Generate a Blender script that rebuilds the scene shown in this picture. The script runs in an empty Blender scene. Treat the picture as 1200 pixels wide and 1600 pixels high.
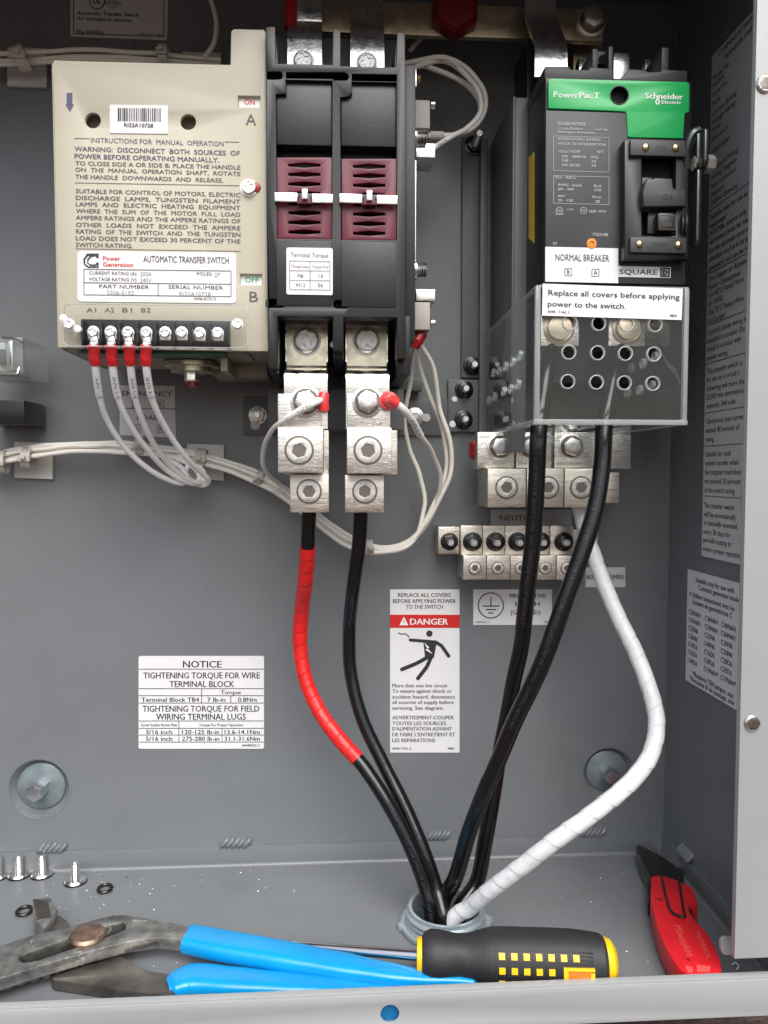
import bpy, bmesh, math, random
from mathutils import Vector, Matrix, noise
random.seed(7)
R = math.radians
sc = bpy.context.scene
col = sc.collection
# ---------------------------------------------------------------- camera, sky, sun, exposure
CAM = Vector((0, -0.70, 0)); FPX = 1200.0
cd = bpy.data.cameras.new('camera'); cam = bpy.data.objects.new('camera', cd); col.objects.link(cam)
cam.location = CAM
cam.rotation_euler = (R(90 - 2.9), 0, R(-3.5))
cd.sensor_fit = 'VERTICAL'; cd.sensor_height = 36; cd.lens = 27
cd.clip_start = 0.01; cd.clip_end = 200
sc.camera = cam
SUN_EL, SUN_AZ = 52.0, 8.0          # from the front, a little to the right of the cabinet
w = bpy.data.worlds.new('World'); sc.world = w; w.use_nodes = True
nt = w.node_tree; bg = nt.nodes['Background']
sky = nt.nodes.new('ShaderNodeTexSky'); sky.sky_type = 'NISHITA'; sky.sun_disc = False
sky.sun_elevation = R(SUN_EL); sky.sun_rotation = R(180 - SUN_AZ)
sky.air_density = 1.0; sky.dust_density = 4.0; sky.ozone_density = 1.0
hs = nt.nodes.new('ShaderNodeHueSaturation'); hs.inputs['Saturation'].default_value = 0.75
nt.links.new(sky.outputs[0], hs.inputs['Color']); nt.links.new(hs.outputs[0], bg.inputs[0])
bg.inputs[1].default_value = 0.095
sd = bpy.data.lights.new('sun', 'SUN'); sun = bpy.data.objects.new('sun', sd); col.objects.link(sun)
sd.energy = 1.6; sd.angle = R(55); sd.color = (1, 0.995, 0.98)
sdir = Vector((math.sin(R(SUN_AZ)) * math.cos(R(SUN_EL)), -math.cos(R(SUN_AZ)) * math.cos(R(SUN_EL)), math.sin(R(SUN_EL))))
sun.rotation_euler = sdir.to_track_quat('Z', 'Y').to_euler(); sun.location = sdir * 3
sc.view_settings.view_transform = 'Standard'; sc.view_settings.look = 'None'
sc.view_settings.gamma = 1; sc.view_settings.exposure = 0.92
sc.cycles.max_bounces = 10; sc.cycles.transparent_max_bounces = 24

# ---------------------------------------------------------------- where a measured photo point lies on a real plane
CR = cam.rotation_euler.to_matrix()
def ray(px, py): return CR @ Vector(((px - 600) / FPX, -(py - 800) / FPX, -1))
def W(px, py, d):                       # on a plane parallel to the back wall, d metres in front of it
    r = ray(px, py); k = (-d - CAM.y) / r.y; return CAM + r * k
def HZ(px, py, z):                      # on a level plane
    r = ray(px, py); return CAM + r * ((z - CAM.z) / r.z)
def SX(px, py, x):                      # on a plane parallel to the side wall
    r = ray(px, py); return CAM + r * ((x - CAM.x) / r.x)
def slope(py): return (783 - py) / 19650
FLOOR = W(500, 1348, 0).z; ROOF = W(1060, 8, 0).z
WALLX = W(1046, 800, 0).x; DF = 0.212   # side wall, depth of the cabinet

# ---------------------------------------------------------------- materials
MATS = {}
def mat(name, c, rough=.5, metal=0, bump=0, bscale=400, var=0, vscale=30, spec=.5, rvar=0, coat=0, stretch=None, dirt=None, dscale=60, dthr=.6, emit=None):
    if name in MATS: return MATS[name]
    m = bpy.data.materials.new(name); m.use_nodes = True; n = m.node_tree; b = n.nodes['Principled BSDF']
    b.inputs['Base Color'].default_value = (*c, 1); b.inputs['Roughness'].default_value = rough
    b.inputs['Metallic'].default_value = metal; b.inputs['Specular IOR Level'].default_value = spec
    b.inputs['Coat Weight'].default_value = coat; b.inputs['Coat Roughness'].default_value = .15
    tc = n.nodes.new('ShaderNodeTexCoord'); src = tc.outputs['Object']
    oi = n.nodes.new('ShaderNodeObjectInfo'); vm = n.nodes.new('ShaderNodeVectorMath'); vm.operation = 'ADD'
    n.links.new(src, vm.inputs[0]); n.links.new(oi.outputs['Random'], vm.inputs[1]); src = vm.outputs[0]
    if stretch:
        mp = n.nodes.new('ShaderNodeMapping'); mp.inputs['Scale'].default_value = stretch
        n.links.new(src, mp.inputs[0]); src = mp.outputs[0]
    def nz(s, det=4, r=.6):
        t = n.nodes.new('ShaderNodeTexNoise'); t.inputs['Scale'].default_value = s; t.inputs['Detail'].default_value = det
        t.inputs['Roughness'].default_value = r; n.links.new(src, t.inputs['Vector']); return t
    last = None
    if var:
        t = nz(vscale); rp = n.nodes.new('ShaderNodeMapRange'); rp.inputs[1].default_value = .3; rp.inputs[2].default_value = .7
        rp.inputs[3].default_value = 1 - var; rp.inputs[4].default_value = 1 + var; n.links.new(t.outputs[0], rp.inputs[0])
        mx = n.nodes.new('ShaderNodeVectorMath'); mx.operation = 'SCALE'; mx.inputs[0].default_value = c
        n.links.new(rp.outputs[0], mx.inputs['Scale']); last = mx.outputs[0]
    if dirt:
        t = nz(dscale, 8, .7); rp = n.nodes.new('ShaderNodeMapRange'); rp.inputs[1].default_value = dthr; rp.inputs[2].default_value = dthr + .08
        n.links.new(t.outputs[0], rp.inputs[0])
        mm = n.nodes.new('ShaderNodeMix'); mm.data_type = 'RGBA'
        n.links.new(rp.outputs[0], mm.inputs[0])
        if last: n.links.new(last, mm.inputs[6])
        else: mm.inputs[6].default_value = (*c, 1)
        mm.inputs[7].default_value = (*dirt, 1); last = mm.outputs[2]
        if metal:
            iv = n.nodes.new('ShaderNodeMath'); iv.operation = 'SUBTRACT'; iv.inputs[0].default_value = metal
            n.links.new(rp.outputs[0], iv.inputs[1]); n.links.new(iv.outputs[0], b.inputs['Metallic'])
    if last: n.links.new(last, b.inputs['Base Color'])
    if rvar:
        t = nz(vscale * 1.7); rp = n.nodes.new('ShaderNodeMapRange'); rp.inputs[1].default_value = .3; rp.inputs[2].default_value = .7
        rp.inputs[3].default_value = max(.02, rough - rvar); rp.inputs[4].default_value = min(1, rough + rvar)
        n.links.new(t.outputs[0], rp.inputs[0]); n.links.new(rp.outputs[0], b.inputs['Roughness'])
    if bump:
        t = nz(bscale, 3); bp = n.nodes.new('ShaderNodeBump'); bp.inputs['Strength'].default_value = 1
        bp.inputs['Distance'].default_value = bump; n.links.new(t.outputs[0], bp.inputs['Height']); n.links.new(bp.outputs[0], b.inputs['Normal'])
    if emit: b.inputs['Emission Color'].default_value = (*emit, 1); b.inputs['Emission Strength'].default_value = 1
    MATS[name] = m; return m
def clear(name, tint=(.93, .95, .94), rough=.03, ior=1.5, milk=0.0):
    m = bpy.data.materials.new(name); m.use_nodes = True; n = m.node_tree; n.nodes.clear()
    o = n.nodes.new('ShaderNodeOutputMaterial'); tr = n.nodes.new('ShaderNodeBsdfTransparent'); tr.inputs[0].default_value = (*tint, 1)
    gl = n.nodes.new('ShaderNodeBsdfGlossy'); gl.inputs['Roughness'].default_value = rough; gl.inputs[0].default_value = (1, 1, 1, 1)
    fr = n.nodes.new('ShaderNodeFresnel'); fr.inputs[0].default_value = ior; ge = n.nodes.new('ShaderNodeNewGeometry'); ml = n.nodes.new('ShaderNodeMath'); ml.operation = 'MULTIPLY_ADD'; ml.inputs[1].default_value = -1; ml.inputs[2].default_value = 1
    n.links.new(ge.outputs['Backfacing'], ml.inputs[0]); m3 = n.nodes.new('ShaderNodeMath'); m3.operation = 'MULTIPLY'; n.links.new(fr.outputs[0], m3.inputs[0]); n.links.new(ml.outputs[0], m3.inputs[1])
    tc = n.nodes.new('ShaderNodeTexCoord'); nz = n.nodes.new('ShaderNodeTexNoise'); nz.inputs['Scale'].default_value = 25
    n.links.new(tc.outputs['Object'], nz.inputs['Vector'])
    bp = n.nodes.new('ShaderNodeBump'); bp.inputs['Distance'].default_value = .0006; n.links.new(nz.outputs[0], bp.inputs['Height'])
    n.links.new(bp.outputs[0], gl.inputs['Normal'])
    mx = n.nodes.new('ShaderNodeMixShader'); n.links.new(m3.outputs[0], mx.inputs[0]); n.links.new(tr.outputs[0], mx.inputs[1]); n.links.new(gl.outputs[0], mx.inputs[2])
    last = mx.outputs[0]
    if milk:
        df = n.nodes.new('ShaderNodeBsdfDiffuse'); df.inputs[0].default_value = (.85, .87, .87, 1)
        m2 = n.nodes.new('ShaderNodeMixShader'); m2.inputs[0].default_value = milk
        n.links.new(last, m2.inputs[1]); n.links.new(df.outputs[0], m2.inputs[2]); last = m2.outputs[0]
    n.links.new(last, o.inputs[0]); return m
PAINT = mat('grey_paint', (.172, .184, .195), .30, bump=.00007, bscale=900, var=.06, vscale=9, rvar=.05, dirt=(.205, .215, .222), dscale=220, dthr=.70)
PAINT_B = mat('grey_paint_bracket', (.12, .127, .132), .4, bump=.00006, bscale=900, var=.05, vscale=20)
PAINT_F = mat('grey_paint_lit', (.36, .372, .375), .34, bump=.0001, bscale=700, var=.04, vscale=12)  # cabinet grey lightened in colour for front edges that catch the light
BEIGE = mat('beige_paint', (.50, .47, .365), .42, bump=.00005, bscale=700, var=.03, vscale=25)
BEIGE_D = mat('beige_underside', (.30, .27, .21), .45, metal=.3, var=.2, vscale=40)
BLACK = mat('black_plastic', (.009, .0095, .011), .4, bump=.00006, bscale=900, var=.15, vscale=60)
BLACK_S = mat('scuffed_black_plastic', (.009, .010, .011), .36, bump=.00008, bscale=700, var=.2, vscale=35, dirt=(.11, .10, .09), dscale=120, dthr=.66)
BLACK_G = mat('gloss_black', (.012, .012, .013), .22, var=.1)
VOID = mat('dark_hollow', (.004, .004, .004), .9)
BRK = mat('breaker_grey', (.035, .037, .040), .45, bump=.00005, bscale=900, var=.08, vscale=40)
BRK_D = mat('breaker_black', (.014, .015, .016), .35, bump=.00006, bscale=600, var=.2, vscale=50)
GREEN = mat('green_face', (.018, .42, .11), .35, bump=.00003, bscale=600)
MAROON = mat('maroon_plastic', (.135, .015, .032), .4, bump=.00004, bscale=700, var=.15, vscale=50)
ZINC = mat('zinc_steel', (.84, .84, .82), .22, 1, bump=.00012, bscale=500, var=.12, vscale=60, rvar=.1)
ZINCY = mat('yellow_zinc_steel', (.62, .575, .45), .32, 1, bump=.00007, bscale=400, var=.2, vscale=60, rvar=.1)
TIN = mat('tinned_aluminium', (.74, .72, .68), .3, 1, bump=.00022, bscale=500, var=.2, vscale=90, rvar=.12, stretch=(.35, 1, 4))
TIN2 = mat('brushed_aluminium', (.70, .65, .58), .33, 1, bump=.0002, bscale=600, var=.2, vscale=90, rvar=.1, stretch=(.25, 1, 4))
COPPER = mat('tinned_copper_bar', (.72, .61, .46), .38, 1, bump=.00008, bscale=300, var=.25, vscale=40, rvar=.12)
STEEL_D = mat('dark_recess_steel', (.22, .20, .17), .45, 1, var=.3, vscale=300)
PAPER = mat('white_vinyl', (.78, .78, .785), .3, bump=.00015, bscale=60, var=.02)
PAPER_G = mat('silver_grey_vinyl', (.55, .55, .56), .4, var=.02)
INK = mat('black_ink', (.025, .025, .03), .5)
INK_B = mat('blue_grey_ink', (.085, .085, .15), .5)
INK_G = mat('grey_ink', (.30, .30, .30), .5)
INK_L = mat('light_ink', (.45, .46, .47), .5)
INK_W = mat('white_ink', (.85, .85, .85), .45)
INK_R = mat('red_ink', (.62, .02, .02), .4)
INK_GR = mat('green_ink', (.02, .33, .16), .5)
RED = mat('red_paint_mark', (.32, .010, .013), .3, var=.15, vscale=200)
REDS = mat('red_sleeve', (.55, .015, .02), .38, bump=.0002, bscale=300, coat=.3)
REDT = mat('red_tape', (.68, .016, .014), .36, bump=.00015, bscale=120, var=.08, vscale=40)
WHT = mat('white_tape', (.66, .68, .69), .42, bump=.0002, bscale=110, var=.05, vscale=40)
WIRE = mat('ivory_wire', (.82, .79, .72), .4, var=.04, vscale=60)
WIREW = mat('white_wire', (.9, .89, .87), .38, var=.03)
SLEEVE = mat('white_marker_sleeve', (.82, .82, .82), .45)
NYLON = mat('natural_nylon', (.50, .47, .41), .38, var=.06)
CABLE = mat('black_cable', (.006, .006, .007), .14, bump=.00016, bscale=110, rvar=.05, vscale=30, spec=.5)
GALV = mat('galvanised_steel', (.24, .29, .31), .5, .5, bump=.0002, bscale=120, var=.22, vscale=55, rvar=.1)
OLD = mat('worn_tool_steel', (.38, .375, .355), .36, .9, bump=.0005, bscale=170, var=.5, vscale=70, rvar=.12, dirt=(.42, .40, .36), dscale=60, dthr=.6)
OLDD = mat('dark_tool_steel', (.16, .145, .13), .42, .8, bump=.0004, bscale=160, var=.4, vscale=45, rvar=.1)
RIV = mat('rusty_rivet', (.36, .24, .17), .38, .9, bump=.0003, bscale=260, var=.45, vscale=120)
BLUE = mat('blue_vinyl_grip', (.002, .30, .68), .3, bump=.00025, bscale=50, var=.08, vscale=30, coat=.35, dirt=(.12, .36, .60), dscale=90, dthr=.70)
CHROME = mat('chrome_shaft', (.72, .72, .72), .12, 1)
RUB = mat('black_rubber_grip', (.018, .018, .02), .55, bump=.0001, bscale=800, var=.1)
YEL = mat('yellow_plastic', (.85, .52, .01), .38, bump=.0001, bscale=300)
ORG = mat('orange_plastic', (.75, .20, .02), .4)
REDP = mat('red_tool_plastic', (.62, .012, .02), .38, bump=.00015, bscale=500, var=.06)
REDP2 = mat('pale_red_inset', (.75, .10, .09), .4)
CLEAR = clear('clear_acrylic', ior=1.42, milk=.008); GUARD = clear('clear_guard_plastic', tint=(.985, .985, .985), ior=1.25); EDGE = clear('clear_acrylic_edge', (.8, .83, .82), .12, 1.6, .22); RIM = clear('clear_acrylic_rim', (.8, .83, .82), .15, 1.6, .42)
HAZY = clear('clear_relay_case', (.85, .87, .86), .1, 1.5, .12)

# ---------------------------------------------------------------- mesh builder
def curve_mesh(loops, ext=0, bev=0):
    cu = bpy.data.curves.new('t', 'CURVE'); cu.dimensions = '2D'; cu.fill_mode = 'BOTH'; cu.extrude = max(0, ext / 2 - bev)
    if bev: cu.bevel_depth = bev; cu.bevel_resolution = 1; cu.offset = -bev
    for lp in loops:
        s = cu.splines.new('POLY'); s.points.add(len(lp) - 1); s.use_cyclic_u = True
        for i, p in enumerate(lp): s.points[i].co = (p[0], p[1], 0, 1)
    o = bpy.data.objects.new('t', cu); me = bpy.data.meshes.new_from_object(o)
    v = [tuple(x.co) for x in me.vertices]; f = [tuple(p.vertices) for p in me.polygons]
    bpy.data.objects.remove(o); bpy.data.curves.remove(cu); bpy.data.meshes.remove(me); return v, f
TXT = {}
def text_mesh(s, bold=0):
    k = (s, bold)
    if k not in TXT:
        cu = bpy.data.curves.new('t', 'FONT'); cu.body = s; cu.size = 1; cu.resolution_u = 2; cu.offset = bold
        o = bpy.data.objects.new('t', cu); me = bpy.data.meshes.new_from_object(o)
        TXT[k] = ([tuple(x.co) for x in me.vertices], [tuple(p.vertices) for p in me.polygons])
        bpy.data.objects.remove(o); bpy.data.curves.remove(cu); bpy.data.meshes.remove(me)
    return TXT[k]
def circ(x, y, r, n=28, ry=None, a0=0):
    ry = r if ry is None else ry
    return [(x + r * math.cos(2 * math.pi * i / n + a0), y + ry * math.sin(2 * math.pi * i / n + a0)) for i in range(n)]
def rrect(x0, y0, x1, y1, r, n=4):
    o = []
    for cx, cy, a in ((x1 - r, y1 - r, 0), (x0 + r, y1 - r, 90), (x0 + r, y0 + r, 180), (x1 - r, y0 + r, 270)):
        for i in range(n + 1):
            t = R(a + 90 * i / n); o.append((cx + r * math.cos(t), cy + r * math.sin(t)))
    return o
def rect(x0, y0, x1, y1): return [(x0, y0), (x1, y0), (x1, y1), (x0, y1)]
def smooth(pts, per=10):
    pts = [Vector(p) for p in pts]; P = [pts[0] * 2 - pts[1]] + pts + [pts[-1] * 2 - pts[-2]]; o = []
    for i in range(1, len(P) - 2):
        a, b, c, d = P[i - 1:i + 3]
        t0 = 0; t1 = t0 + max(1e-9, (b - a).length) ** .5; t2 = t1 + max(1e-9, (c - b).length) ** .5; t3 = t2 + max(1e-9, (d - c).length) ** .5
        for k in range(per):
            t = t1 + (t2 - t1) * k / per
            A1 = a * ((t1 - t) / (t1 - t0)) + b * ((t - t0) / (t1 - t0)); A2 = b * ((t2 - t) / (t2 - t1)) + c * ((t - t1) / (t2 - t1)); A3 = c * ((t3 - t) / (t3 - t2)) + d * ((t - t2) / (t3 - t2))
            B1 = A1 * ((t2 - t) / (t2 - t0)) + A2 * ((t - t0) / (t2 - t0)); B2 = A2 * ((t3 - t) / (t3 - t1)) + A3 * ((t - t1) / (t3 - t1))
            o.append(B1 * ((t2 - t) / (t2 - t1)) + B2 * ((t - t1) / (t2 - t1)))
    o.append(pts[-1]); return o
def resample(P, step):
    L = [0]
    for a, b in zip(P, P[1:]): L.append(L[-1] + (b - a).length)
    n = max(2, int(L[-1] / step)); o = []; j = 0
    for i in range(n + 1):
        s = L[-1] * i / n
        while j < len(L) - 2 and L[j + 1] < s: j += 1
        k = (s - L[j]) / max(1e-9, L[j + 1] - L[j]); o.append(P[j].lerp(P[j + 1], k))
    return o
class MB:
    def __init__(s): s.V = []; s.F = []; s.I = []
    def add(s, v, f, mi=0):
        n = len(s.V); s.V += [Vector(p) for p in v]; s.F += [tuple(i + n for i in q) for q in f]; s.I += [mi] * len(f); return s
    def box(s, a, b, bev=0, mi=0):
        a = Vector(a); b = Vector(b); lo = Vector([min(a[i], b[i]) for i in range(3)]); hi = Vector([max(a[i], b[i]) for i in range(3)])
        bm = bmesh.new(); bmesh.ops.create_cube(bm, size=1)
        for v in bm.verts: v.co = Vector([lo[i] + (v.co[i] + .5) * (hi[i] - lo[i]) for i in range(3)])
        if bev: bmesh.ops.bevel(bm, geom=bm.edges[:], offset=min(bev, min(hi - lo) * .45), segments=2, affect='EDGES', profile=.6)
        bm.verts.index_update(); s.add([v.co.copy() for v in bm.verts], [tuple(v.index for v in f.verts) for f in bm.faces], mi); bm.free(); return s
    def pbox(s, x0, y0, x1, y1, d0, d1, bev=0, mi=0):     # front face at depth d1, back at d0
        ym = (y0 + y1) / 2; xm = (x0 + x1) / 2
        return s.box((W(x0, ym, d1).x, -d0, W(xm, y0, d1).z), (W(x1, ym, d1).x, -d1, W(xm, y1, d1).z), bev, mi)
    def shape(s, loops, d0, d1, mi=0, bev=0, dm=None):    # outline measured on the plane d1, prism back to d0
        dm = d1 if dm is None else dm
        mm = (.70 - dm) / FPX
        if len(loops) == 1 and not bev:
            L = loops[0]; n = len(L); q = [W(p[0], p[1], dm) for p in L]
            return s.add([(p.x, -d1, p.z) for p in q] + [(p.x, -d0, p.z) for p in q], [tuple(range(n)), tuple(range(2 * n - 1, n - 1, -1))] + [(i, (i + 1) % n, n + (i + 1) % n, n + i) for i in range(n)], mi)
        v, f = curve_mesh(loops, (d1 - d0) / mm, bev / mm); c = (d0 + d1) / 2; o = []
        for p in v:
            q = W(p[0], p[1], dm); o.append((q.x, -(c + p[2] * mm), q.z))
        return s.add(o, f, mi)
    def hshape(s, loops, z0, z1, mi=0, bev=0):            # outline measured on the level plane z1, prism down to z0
        w_ = [[HZ(p[0], p[1], z1) for p in lp] for lp in loops]
        v, f = curve_mesh([[(q.x * 1000, q.y * 1000) for q in lp] for lp in w_], (z1 - z0) * 1000, bev * 1000); c = (z0 + z1) / 2
        return s.add([(p[0] / 1000, p[1] / 1000, c + p[2] / 1000) for p in v], f, mi)
    def mshape(s, loops, fn, t, mi=0, bev=0):             # metric outline, mapped by fn(u, v, w)
        v, f = curve_mesh([[(u * 1000, q * 1000) for u, q in lp] for lp in loops], t * 1000, bev * 1000)
        return s.add([fn(p[0] / 1000, p[1] / 1000, p[2] / 1000) for p in v], f, mi)
    def lathe(s, prof, org, ax=(0, -1, 0), n=32, mi=0, a0=0, sx=1, cap0=True):
        ax = Vector(ax).normalized(); u = ax.orthogonal().normalized() if abs(ax.x) > .5 else (Vector((1, 0, 0)) - ax * ax.x).normalized()
        v = ax.cross(u); org = Vector(org); V = []; F = []
        for r, h in prof:
            for i in range(n):
                a = 2 * math.pi * i / n + a0; V.append(org + ax * h + u * (r * math.cos(a) * sx) + v * (r * math.sin(a)))
        for j in range(len(prof) - 1):
            for i in range(n):
                k = (i + 1) % n; F.append((j * n + i, j * n + k, (j + 1) * n + k, (j + 1) * n + i))
        if cap0: F.append(tuple(range(n))[::-1])
        F.append(tuple((len(prof) - 1) * n + i for i in range(n)))
        return s.add(V, F, mi)
    def tube(s, P, r, n=14, mi=0, rf=None, flat=None):
        V = []; F = []; T = []
        for i in range(len(P)): T.append((P[min(i + 1, len(P) - 1)] - P[max(i - 1, 0)]).normalized())
        N = T[0].orthogonal().normalized(); L = 0
        for i, p in enumerate(P):
            N = (N - T[i] * N.dot(T[i])).normalized(); B = T[i].cross(N)
            if i: L += (P[i] - P[i - 1]).length
            rr = r(i / (len(P) - 1)) if callable(r) else r
            for k in range(n):
                a = 2 * math.pi * k / n; q = rr * (rf(L, a) if rf else 1)
                off = N * (math.cos(a) * q) + B * (math.sin(a) * q)
                if flat: off = Vector((off.x * flat[0], off.y * flat[1], off.z * flat[2]))
                V.append(p + off)
        for i in range(len(P) - 1):
            for k in range(n):
                m = (k + 1) % n; F.append((i * n + k, i * n + m, (i + 1) * n + m, (i + 1) * n + k))
        F.append(tuple(range(n))[::-1]); F.append(tuple((len(P) - 1) * n + i for i in range(n)))
        return s.add(V, F, mi)
    def strip(s, yz, x0, x1, th, mi=0):                   # bent sheet metal: profile of (depth, z)
        P = smooth([(0, -d, z) for d, z in yz], 5) if len(yz) > 2 else [Vector((0, -d, z)) for d, z in yz]; A = []; B = []
        for i in range(len(P)):
            t = (P[min(i + 1, len(P) - 1)] - P[max(i - 1, 0)]).normalized(); nn = Vector((0, -t.z, t.y)); 
            if nn.y > 0: nn = -nn
            A.append(P[i]); B.append(P[i] - nn * th)
        n = len(P); V = []
        for x in (x0, x1):
            V += [Vector((x, p.y, p.z)) for p in A] + [Vector((x, p.y, p.z)) for p in B]
        F = []
        for i in range(n - 1):
            F += [(i, i + 1, 2 * n + i + 1, 2 * n + i), (n + i, 3 * n + i, 3 * n + i + 1, n + i + 1), (i, n + i, n + i + 1, i + 1), (2 * n + i, 2 * n + i + 1, 3 * n + i + 1, 3 * n + i)]
        F += [(0, 2 * n, 3 * n, n), (n - 1, 2 * n - 1, 4 * n - 1, 3 * n - 1)]
        return s.add(V, F, mi)
    def _txt(s, t, x, y, h, fn, width, align, bold, mi, sl):
        v, f = text_mesh(t, 0)
        if not v: return s
        lo = min(p[0] for p in v); hi = max(p[0] for p in v); sy = h / .73; wd = (hi - lo) * sy
        sx = (width / (hi - lo)) if width else sy; wd = (hi - lo) * sx
        ox = x if align == 'L' else x - wd / 2 if align == 'C' else x - wd
        for k in ((-1, 1) if bold > 0 else (0,)):
            o = [Vector(fn(ox + (p[0] - lo + k * bold * .8) * sx, y + h / 2 - p[1] * sy + (ox + (p[0] - lo) * sx - x) * sl)) for p in v]
            s.add([q + (CAM - q).normalized() * (.00003 * k) for q in o], f, mi)
        return s
    def text(s, t, x, y, h, d, x1=None, align='L', bold=0, mi=0, sl=None):   # y is the middle of the capitals
        sl = slope(y) if sl is None else sl
        if bold > 0 and h < 8: bold = max(bold, .022)
        return s._txt(t, x, y, h, lambda a, b: W(a, b, d), None if x1 is None else x1 - x, align, bold, mi, sl)
    def line(s, pts, wd, d, mi=0):
        for (x0, y0), (x1, y1) in zip(pts, pts[1:]):
            L = math.hypot(x1 - x0, y1 - y0); nx, ny = -(y1 - y0) / L * wd / 2, (x1 - x0) / L * wd / 2
            s.add([W(x0 + nx, y0 + ny, d), W(x1 + nx, y1 + ny, d), W(x1 - nx, y1 - ny, d), W(x0 - nx, y0 - ny, d)], [(0, 1, 2, 3)], mi)
        return s
    def frame(s, x0, y0, x1, y1, wd, d, mi=0, sl=None):
        k = slope((y0 + y1) / 2) if sl is None else sl; q = (x1 - x0) * k
        return s.line([(x0, y0), (x1, y0 + q), (x1, y1 + q), (x0, y1), (x0, y0)], wd, d, mi)
    def poly(s, pts, d, mi=0):
        v, f = curve_mesh([pts]); return s.add([W(p[0], p[1], d) for p in v], f, mi)
    def mesh(s, name, mats, off=Vector((0, 0, 0))):
        me = bpy.data.meshes.new(name); me.from_pydata([tuple(v - off) for v in s.V], [], s.F)
        for m in (mats if isinstance(mats, (list, tuple)) else [mats]): me.materials.append(m)
        me.polygons.foreach_set('material_index', s.I); me.polygons.foreach_set('use_smooth', [True] * len(s.F))
        bm = bmesh.new(); bm.from_mesh(me); bmesh.ops.remove_doubles(bm, verts=bm.verts[:], dist=1e-6)
        bmesh.ops.recalc_face_normals(bm, faces=bm.faces[:]); bm.to_mesh(me); bm.free()
        me.set_sharp_from_angle(angle=R(20 if name in ('tape_wrap', 'white_taped_cable') else 32)); me.update(); return me
ORG_ = {}
def tag(o, label=None, cat=None, group=None, kind=None):
    for k, v in (('label', label), ('category', cat), ('group', group), ('kind', kind)):
        if v: o[k] = v
    return o
def thing(name, loc, label, cat, group=None):
    o = bpy.data.objects.new(name, None); col.objects.link(o); o.location = loc; o.empty_display_size = .01
    ORG_[o.name] = Vector(loc); return tag(o, label, cat, group)
def obj(name, mb, mats, parent=None, label=None, cat=None, group=None, kind=None):
    if parent is None:
        n = len(mb.V); c = sum(mb.V, Vector()) / n; c.z = min(v.z for v in mb.V)
    else: c = ORG_[parent.name]
    o = bpy.data.objects.new(name, mb.mesh(name, mats, c)); col.objects.link(o)
    ORG_[o.name] = c
    if parent is None: o.location = c
    else: o.parent = parent
    return tag(o, label, cat, group, kind)
def inst(name, me, loc, parent=None, s=1, roll=0, face='front', **kw):   # place shared hardware meshes
    o = bpy.data.objects.new(name, me); col.objects.link(o)
    rot = {'front': Matrix.Rotation(R(90), 4, 'X'), 'up': Matrix(), 'right': Matrix.Rotation(R(90), 4, 'Y'), 'down': Matrix.Rotation(R(180), 4, 'X')}[face]
    M = rot @ Matrix.Rotation(roll, 4, 'Z') @ Matrix.Diagonal((s, s, s, 1)) if not isinstance(s, tuple) else rot @ Matrix.Rotation(roll, 4, 'Z') @ Matrix.Diagonal((*s, 1))
    l = Vector(loc) - (ORG_[parent.name] if parent else Vector())
    if parent: o.parent = parent
    o.matrix_basis = Matrix.Translation(l) @ M
    ORG_[o.name] = Vector(loc); return tag(o, **kw)

# ---------------------------------------------------------------- shared hardware (unit radius, axis +Z)
def zshape(mb, loops, z0, z1, mi=0, bev=0): return mb.mshape(loops, lambda u, v, w_: (u, v, (z0 + z1) / 2 + w_), z1 - z0, mi, bev)
Z = (0, 0, 1); O = (0, 0, 0)
def m_phillips():
    b = MB(); b.lathe([(1.18, 0), (1.18, .12), (1.0, .14)], O, Z, 28, 0)
    b.lathe([(1.0, .14), (1.0, .45), (.93, .55)], O, Z, 28, 0)
    c = .17; l = .68
    cross = [(-c, -l), (c, -l), (c * 1.3, -c * 1.3), (l, -c), (l, c), (c * 1.3, c * 1.3), (c, l), (-c, l), (-c * 1.3, c * 1.3), (-l, c), (-l, -c), (-c * 1.3, -c * 1.3)]
    b.lathe([(.88, .5), (.4, .5)], O, Z, 28, 1); zshape(b, [circ(0, 0, .90, 28), cross[::-1]], .48, .70, 0, .08); return b.mesh('phillips_screw', [ZINC, mat('screw_recess_shade', (.07, .065, .06), .5, .6)])  # floor of the cross coloured dark to paint the shade in it
def m_hexbolt():
    b = MB(); b.lathe([(1.35, 0), (1.35, .12), (1.25, .16)], O, Z, 32, 0); b.lathe([(1.12, .16), (1.12, .3)], O, Z, 32, 1)
    b.lathe([(1.0, .3), (1.0, .75), (.93, .82), (.8, .86)], O, Z, 6, 0); b.lathe([(.7, .86), (.55, .9), (0.3, .9)], O, Z, 24, 0); return b.mesh('hex_bolt', [ZINC, STEEL_D])
def m_setscrew(m=None):
    b = MB(); b.lathe([(1.0, -.1), (1.0, .02), (.98, .03)], O, Z, 36, 1)
    zshape(b, [circ(0, 0, .86, 36), circ(0, 0, .5, 6)[::-1]], -.1, .13, 0, .04)
    zshape(b, [circ(0, 0, 1.0, 36), circ(0, 0, .93, 36)[::-1]], -.1, .05, 2)
    b.lathe([(.5, .035), (.2, .03)], O, Z, 6, 1); return b.mesh('set_screw', [m or TIN, STEEL_D, STEEL_D])
def m_nut(body=BLACK_G, stud=ZINC, h=1.5, chunk=1):
    b = MB(); b.lathe([(1.3, 0), (1.3, .1), (1.2, .14)], O, Z, 32, 1 if chunk else 0); b.lathe([(1.05, .14), (1.1, .5), (1.0, .75), (.8, .82)], O, Z, 6, 0)
    pr = [(.52, .5)]; z = .8
    while z < h: pr += [(.52, z), (.46, z + .06)]; z += .12
    pr += [(.44, h), (.38, h + .08), (.2, h + .08)]; b.lathe(pr, O, Z, 16, 1); return b.mesh('hex_nut', [body, stud])
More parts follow.
